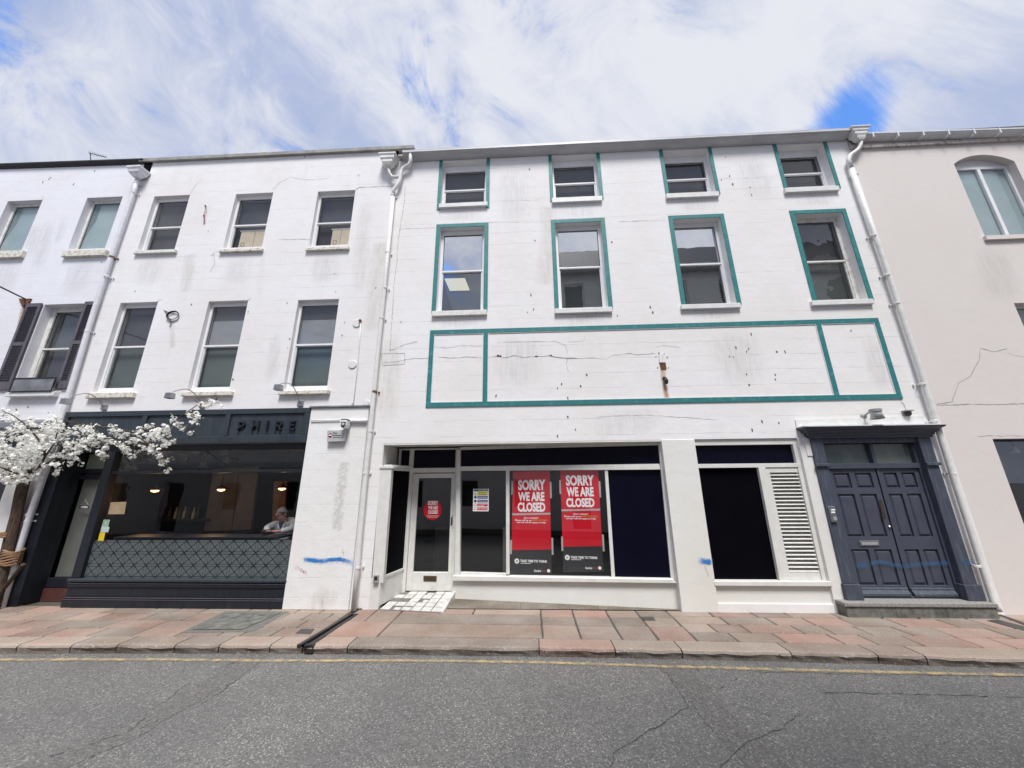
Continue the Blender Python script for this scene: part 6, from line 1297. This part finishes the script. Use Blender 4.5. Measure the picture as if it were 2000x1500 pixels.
# face detail and short hair
mk = MB()
for s_ in (-1, 1): e_ = V3((hx - .03 + s_ * .03, hy - .085, hz + .004)); mk.lathe(e_, [(.002, -.004), (.011, 0), (.002, .004)], 10, axis=V3((-.3, -1, 0)))
mk.build('eyes', 'inkp', man); mk = MB(); mk.tube([V3((hx - .065, hy - .082, hz - .062)), V3((hx - .03, hy - .096, hz - .066)), V3((hx + .0, hy - .085, hz - .062))], .006, 6); mk.build('mouth', 'maroon', man)
mk = MB(); rings = []
for i in range(8):
    ph = pi / 2 * (1 - i / 7 * 1.02); n = 18; ring = []
    for j in range(n):
        th = 2 * pi * j / n; fr_ = .5 - .5 * cos(th - radians(255)); cut = 1 if i < 5 else (.72 + .28 * fr_ if i == 5 else .66 + .34 * fr_)
        z = .118 * sin(ph) if i < 5 else .118 * sin(ph) + (1 - fr_) * .03; r = .098 * cos(ph) * (1 + random.uniform(-.02, .02))
        ring.append(mk.bm.verts.new(V3((hx + .01 + r * cos(th) * .88, hy + .012 + r * sin(th) * 1.02, hz + .018 + z))))
    rings.append(ring)
for a, c in zip(rings, rings[1:]):
    for j in range(18): mk.bm.faces.new((a[j], a[(j + 1) % 18], c[(j + 1) % 18], c[j]))
mk.build('hair', 'hair', man, smooth=True)
for s_ in (-1, 1): mk = MB(); mk.lathe(V3((hx + .005 + s_ * .082, hy + .01, hz - .015)), [(.004, -.01), (.022, -.004), (.026, .004), (.012, .012)], 10, axis=V3((s_, -.2, 0))); mk.build('ear', 'skin', man, smooth=True)
skin('hoodie', [(pel + V3((0, 0, .05)), (.19, .15)), (belly, (.19, .145)), (chest, (.185, .14)), (neck + V3((0, .03, -.05)), (.10, .08)), (sL, .085), (eL, .07), (wL + (eL - wL) * .15, .047), (sR, .085), (eR, .07), (wR + (eR - wR) * .15, .047)],
     [(0, 1), (1, 2), (2, 3), (2, 4), (4, 5), (5, 6), (2, 7), (7, 8), (8, 9)], 'hoodie', man)
skin('hood', [(neck + V3((.15, .02, -.0)), .05), (neck + V3((.14, .12, -.01)), .06), (neck + V3((.02, .16, -.0)), .065), (neck + V3((-.09, .10, -.02)), .05), (neck + V3((-.10, .0, -.06)), .035)], [(0, 1), (1, 2), (2, 3), (3, 4)], 'hoodie', man)
fy = chest.y - .155
mk = MB(); PT = Pl((chest.x, fy + .02, 0), (1, 0, 0)); mk.prism(PT, [(-.05, hz - .15), (.05, hz - .14), (.035, tz + .08), (-.02, tz + .08)], .0, .02); mk.build('shirt', 'tshirt', man)
mk = MB()
for a, c in ((-.055, -.025), (.055, .04)): mk.ribbon(PT, [(a * 1.2 - .01, hz - .17), (c, tz + .08)], .028, .024)
mk.build('zip_edges', 'zipw', man, recalc=False)
mk = MB(); pc = (hL + hR) / 2 + V3((-.03, -.05, .03)); mk.box(pc.x - .035, pc.x + .035, pc.y - .07, pc.y + .07, pc.z - .004, pc.z + .005); o = mk.build('mobile_phone', 'ironblk', bevel=.003); tag(o, 'black mobile phone held by the seated man', 'phone')
o = thing('bar_stool', (pel.x, pel.y, 0), 'dark bar stool under the seated man', 'stool'); MB().lathe((pel.x, pel.y, pel.z - .2), [(.18, 0), (.18, .05)], 18).build('seat', 'navy', o)
for s_ in ((1, 1), (1, -1), (-1, 1), (-1, -1)): MB().tube([(pel.x + s_[0] * .1, pel.y + s_[1] * .1, pel.z - .2), (pel.x + s_[0] * .17, pel.y + s_[1] * .17, .02)], .012, 6).build('leg', 'ironblk', o)
# downlights in the right shop
for i, (x, y) in enumerate(((1983, 883), (1999, 916))):
    p = F.pt(*F.uv(x, y, -.9 - .5 * i), -.9 - .5 * i); t = thing('spotlight', p, 'lit conical spotlight near the ceiling of the beige building shop' if i == 0 else 'small lit spotlight lower down at the right edge of the beige building shop', 'spotlight')
    mk = MB(); mk.lathe(p, [(.02, .1), (.07, .0), (.066, 0), (.018, .09)], 14, cap=False); mk.build('lamp_shade', 'upvc', t, smooth=True); mk = MB(); mk.lathe(p, [(.06, .008), (.06, .012)], 14); mk.build('bulb', 'spotw', t); mk = MB(); mk.tube([p + V3((0, 0, .1)), p + V3((0, 0, .3))], .008, 6); mk.build('stem', 'ironblk', t)
# ------------------------------------------------------------------ blossom tree
tree = thing('blossom_tree', (-9.5, -.25, 0), 'white flowering cherry growing up the wall and across the restaurant fascia', 'tree')
def BZ(x, y): return (x * .225, 780 + y * .225)
def TP(px, py, o): return F.pt(*F.uv(px, py, o), o)
mk = MB(); tr = [(-12, 1200), (0, 1150), (12, 1090), (22, 1050), (32, 1010), (43, 960), (52, 925), (58, 900)]
for j in range(3): mk.tube([TP(x + j * 3 - 4 + random.uniform(-2, 2), y, .12 + .05 * (j % 2)) for x, y in tr], [.06, .055, .07, .06, .065, .055, .05, .035], 9)
mk.build('trunk', 'bark', tree, smooth=True)
mk = MB()
for k in range(7): z = TP(23, 1088, .14); zz_ = z.z - .10 + k * .033; mk.tube([V3((z.x + .13 * cos(a), -.14 + .10 * sin(a), zz_ + .02 * sin(a * 2 + k))) for a in (2 * pi * i / 14 for i in range(15))], .020, 6, caps=False)
mk.build('rope_binding', 'rope', tree, smooth=True)
mk = MB(); z = TP(16, 1043, .14)
for k in range(3): mk.tube([V3((z.x + .10 * cos(a), -.14 + .09 * sin(a), z.z - .04 + k * .03)) for a in (2 * pi * i / 14 for i in range(15))], .016, 6, caps=False)
mk.build('rope_binding', 'rope', tree, smooth=True)
mk = MB(); mk.tube([TP(10, 1147, .16), TP(45, 1102, .3)], .03, 8); mk.build('cut_stub', 'bark', tree)
limbs = [([(250, 690), (330, 610), (400, 560), (480, 520), (560, 470), (640, 420), (760, 370), (900, 345), (1060, 330), (1180, 318)], .028, .2, .45), ([(250, 690), (340, 590), (390, 500), (380, 420), (330, 340), (260, 260), (200, 200), (100, 130), (20, 100)], .024, .25, .75),
         ([(540, 228), (640, 232), (740, 237), (850, 238), (960, 248), (1060, 268), (1150, 285), (1250, 272), (1340, 245), (1440, 215), (1540, 165), (1640, 95), (1720, 45), (1745, 40)], .022, .3, .5), ([(560, 180), (640, 205), (700, 225), (760, 238)], .014, .35, .4), ([(650, 190), (700, 225)], .008, .4, .4), ([(1690, 0), (1725, 40), (1760, 60)], .008, .5, .5),
         ([(250, 690), (150, 640), (40, 600), (-60, 560)], .024, .3, .7), ([(390, 500), (470, 380), (500, 280), (490, 170)], .014, .4, .6), ([(1180, 318), (1280, 380), (1370, 460), (1430, 540), (1465, 620)], .012, .45, .6), ([(900, 315), (1010, 320), (1080, 330)], .010, .4, .45), ([(1090, 330), (1250, 290), (1340, 245)], .012, .4, .5), ([(1540, 165), (1600, 250), (1640, 290)], .007, .5, .5), ([(760, 370), (700, 300), (740, 237)], .010, .4, .4)]
rt = random.Random(3)
for _ in range(46):
    bx, by, br = rt.choice([(250, 400, 150), (150, 560, 120), (330, 480, 110), (450, 300, 90), (780, 330, 90), (1080, 380, 70), (1330, 330, 90), (1400, 470, 60), (1600, 200, 60), (560, 460, 60)])
    x0, y0 = bx + rt.uniform(-br, br), by + rt.uniform(-br, br) * .7; an = rt.uniform(-.9, .5); l_ = rt.uniform(40, 110); oo = rt.uniform(.3, .75)
    limbs.append(([(x0, y0), (x0 + l_ * .5 * cos(an), y0 + l_ * .5 * sin(an) + rt.uniform(-8, 8)), (x0 + l_ * cos(an), y0 + l_ * sin(an))], .0055, oo, oo + .08))
for pts_, r_, o0, o1 in limbs:
    n = len(pts_); mk = MB(); mk.tube([TP(*BZ(x + random.uniform(-3, 3), y + random.uniform(-3, 3)), o0 + (o1 - o0) * i / (n - 1)) for i, (x, y) in enumerate(pts_)], [r_ * (1 - .75 * i / (n - 1)) for i in range(n)], 7); mk.build('limb', 'bark', tree, smooth=True)
CL = [(40, 110, 30), (10, 125, 30), (130, 160, 35), (180, 205, 40), (110, 315, 38), (160, 250, 42), (210, 240, 40), (250, 270, 62), (330, 300, 65), (400, 330, 65), (470, 210, 40), (490, 160, 38), (510, 240, 36), (560, 300, 50), (430, 290, 60), (300, 400, 85), (200, 430, 80), (380, 420, 60), (40, 400, 60), (60, 480, 62), (150, 500, 70), (250, 520, 68), (330, 530, 46), (60, 600, 66), (150, 600, 75), (250, 620, 65), (30, 680, 60), (160, 670, 60), (240, 690, 40),
      (690, 275, 45), (780, 270, 55), (850, 310, 55), (905, 360, 42), (820, 370, 58), (740, 380, 56), (670, 410, 45), (620, 440, 45), (560, 470, 46), (500, 495, 28), (605, 540, 40), (515, 590, 48), (650, 470, 34), (880, 440, 36), (890, 500, 22), (960, 255, 33), (1000, 275, 28), (1055, 300, 30), (1100, 310, 28), (1000, 400, 44), (1075, 430, 38), (1110, 485, 30), (1120, 375, 46), (1190, 340, 46), (1235, 260, 32), (1290, 243, 34), (1300, 315, 50), (1350, 300, 46), (1410, 275, 44), (1455, 255, 36), (1430, 350, 44), (1290, 420, 42), (1350, 400, 42), (1320, 465, 34), (1385, 490, 32),
      (1430, 535, 28), (1450, 585, 24), (1460, 618, 20), (1490, 170, 28), (1545, 215, 24), (1590, 250, 26), (1635, 290, 24), (1645, 130, 26), (1700, 145, 44), (1690, 190, 26), (1770, 40, 26), (1825, 20, 34), (1880, 45, 22), (1270, 440, 24), (-60, 450, 80), (-60, 600, 80), (-70, 330, 60), (470, 340, 40), (600, 370, 36)]
def flower(bm, c, nrm, r):
    a = nrm.orthogonal().normalized(); b = nrm.cross(a); s0 = random.uniform(0, 6.28)
    for k in range(5):
        t0 = s0 + k * 2 * pi / 5; d = a * cos(t0) + b * sin(t0); w = a * cos(t0 + pi / 2) + b * sin(t0 + pi / 2); up = nrm * r * random.uniform(.15, .5)
        vs = [c, c + d * r * .6 + w * r * .42 + up * .5, c + d * r + w * r * .14 + up, c + d * r - w * r * .14 + up, c + d * r * .6 - w * r * .42 + up * .5]
        bm.faces.new([bm.verts.new(v) for v in vs])
fl = MB(); lf = MB(); cnt = 0
for (x, y, r) in CL:
    base = .2 + .5 * (x % 7) / 7; n = int(4 + r * r / 75); k = .225 / FPX * (CAMD - base) * 1.15
    c = TP(*BZ(x, y), base); R3 = r * k
    subs = [c + V3((random.gauss(0, .55), random.gauss(0, .55), random.gauss(0, .5))) * R3 for _ in range(max(2, n // 4))]
    for s_ in subs:
        for _ in range(random.randint(5, 8)):
            d = V3((random.gauss(0, 1), random.gauss(0, 1), random.gauss(0, 1))).normalized(); p = s_ + d * random.uniform(.015, .045); flower(fl.bm, p, (d + V3((0, -.4, .2))).normalized(), random.uniform(.017, .027)); cnt += 1
        if random.random() < .6:
            d = V3((random.gauss(0, 1), random.gauss(0, 1), random.gauss(0, 1))).normalized(); p = s_ + d * .05; a = d.orthogonal().normalized() * .012; lf.face([p, p + d * .03 + a, p + d * .06, p + d * .03 - a])
    mk = MB(); 
print('flowers', cnt)
bl = fl.build('blossom', 'petal', tree, recalc=False); tag(bl, kind='stuff'); lv_ = lf.build('leaves', 'leafm', tree, recalc=False); tag(lv_, kind='stuff')
# weeds
for (x, y, n, l) in ((700, 1191, 22, 'small green weed at the foot of the middle drainpipe'), (1402, 1193, 18, 'small green weed beside the pier next to the black shop window'), (1529, 1283, 12, 'tiny green weed in a kerb joint below the louvred panel')):
    p = gpt(x, y, 0); t = MB()
    for _ in range(n):
        a = random.uniform(0, 6.28); l_ = random.uniform(.02, .05); c = p + V3((random.uniform(-.07, .07), random.uniform(-.03, .0), 0)); d = V3((cos(a), sin(a), random.uniform(.6, 1.6))).normalized(); w_ = d.orthogonal().normalized() * .008; t.face([c, c + d * l_ * .5 + w_, c + d * l_, c + d * l_ * .5 - w_])
    o = t.build('weed', 'weed', recalc=False); tag(o, l, 'weed')
#NEXT
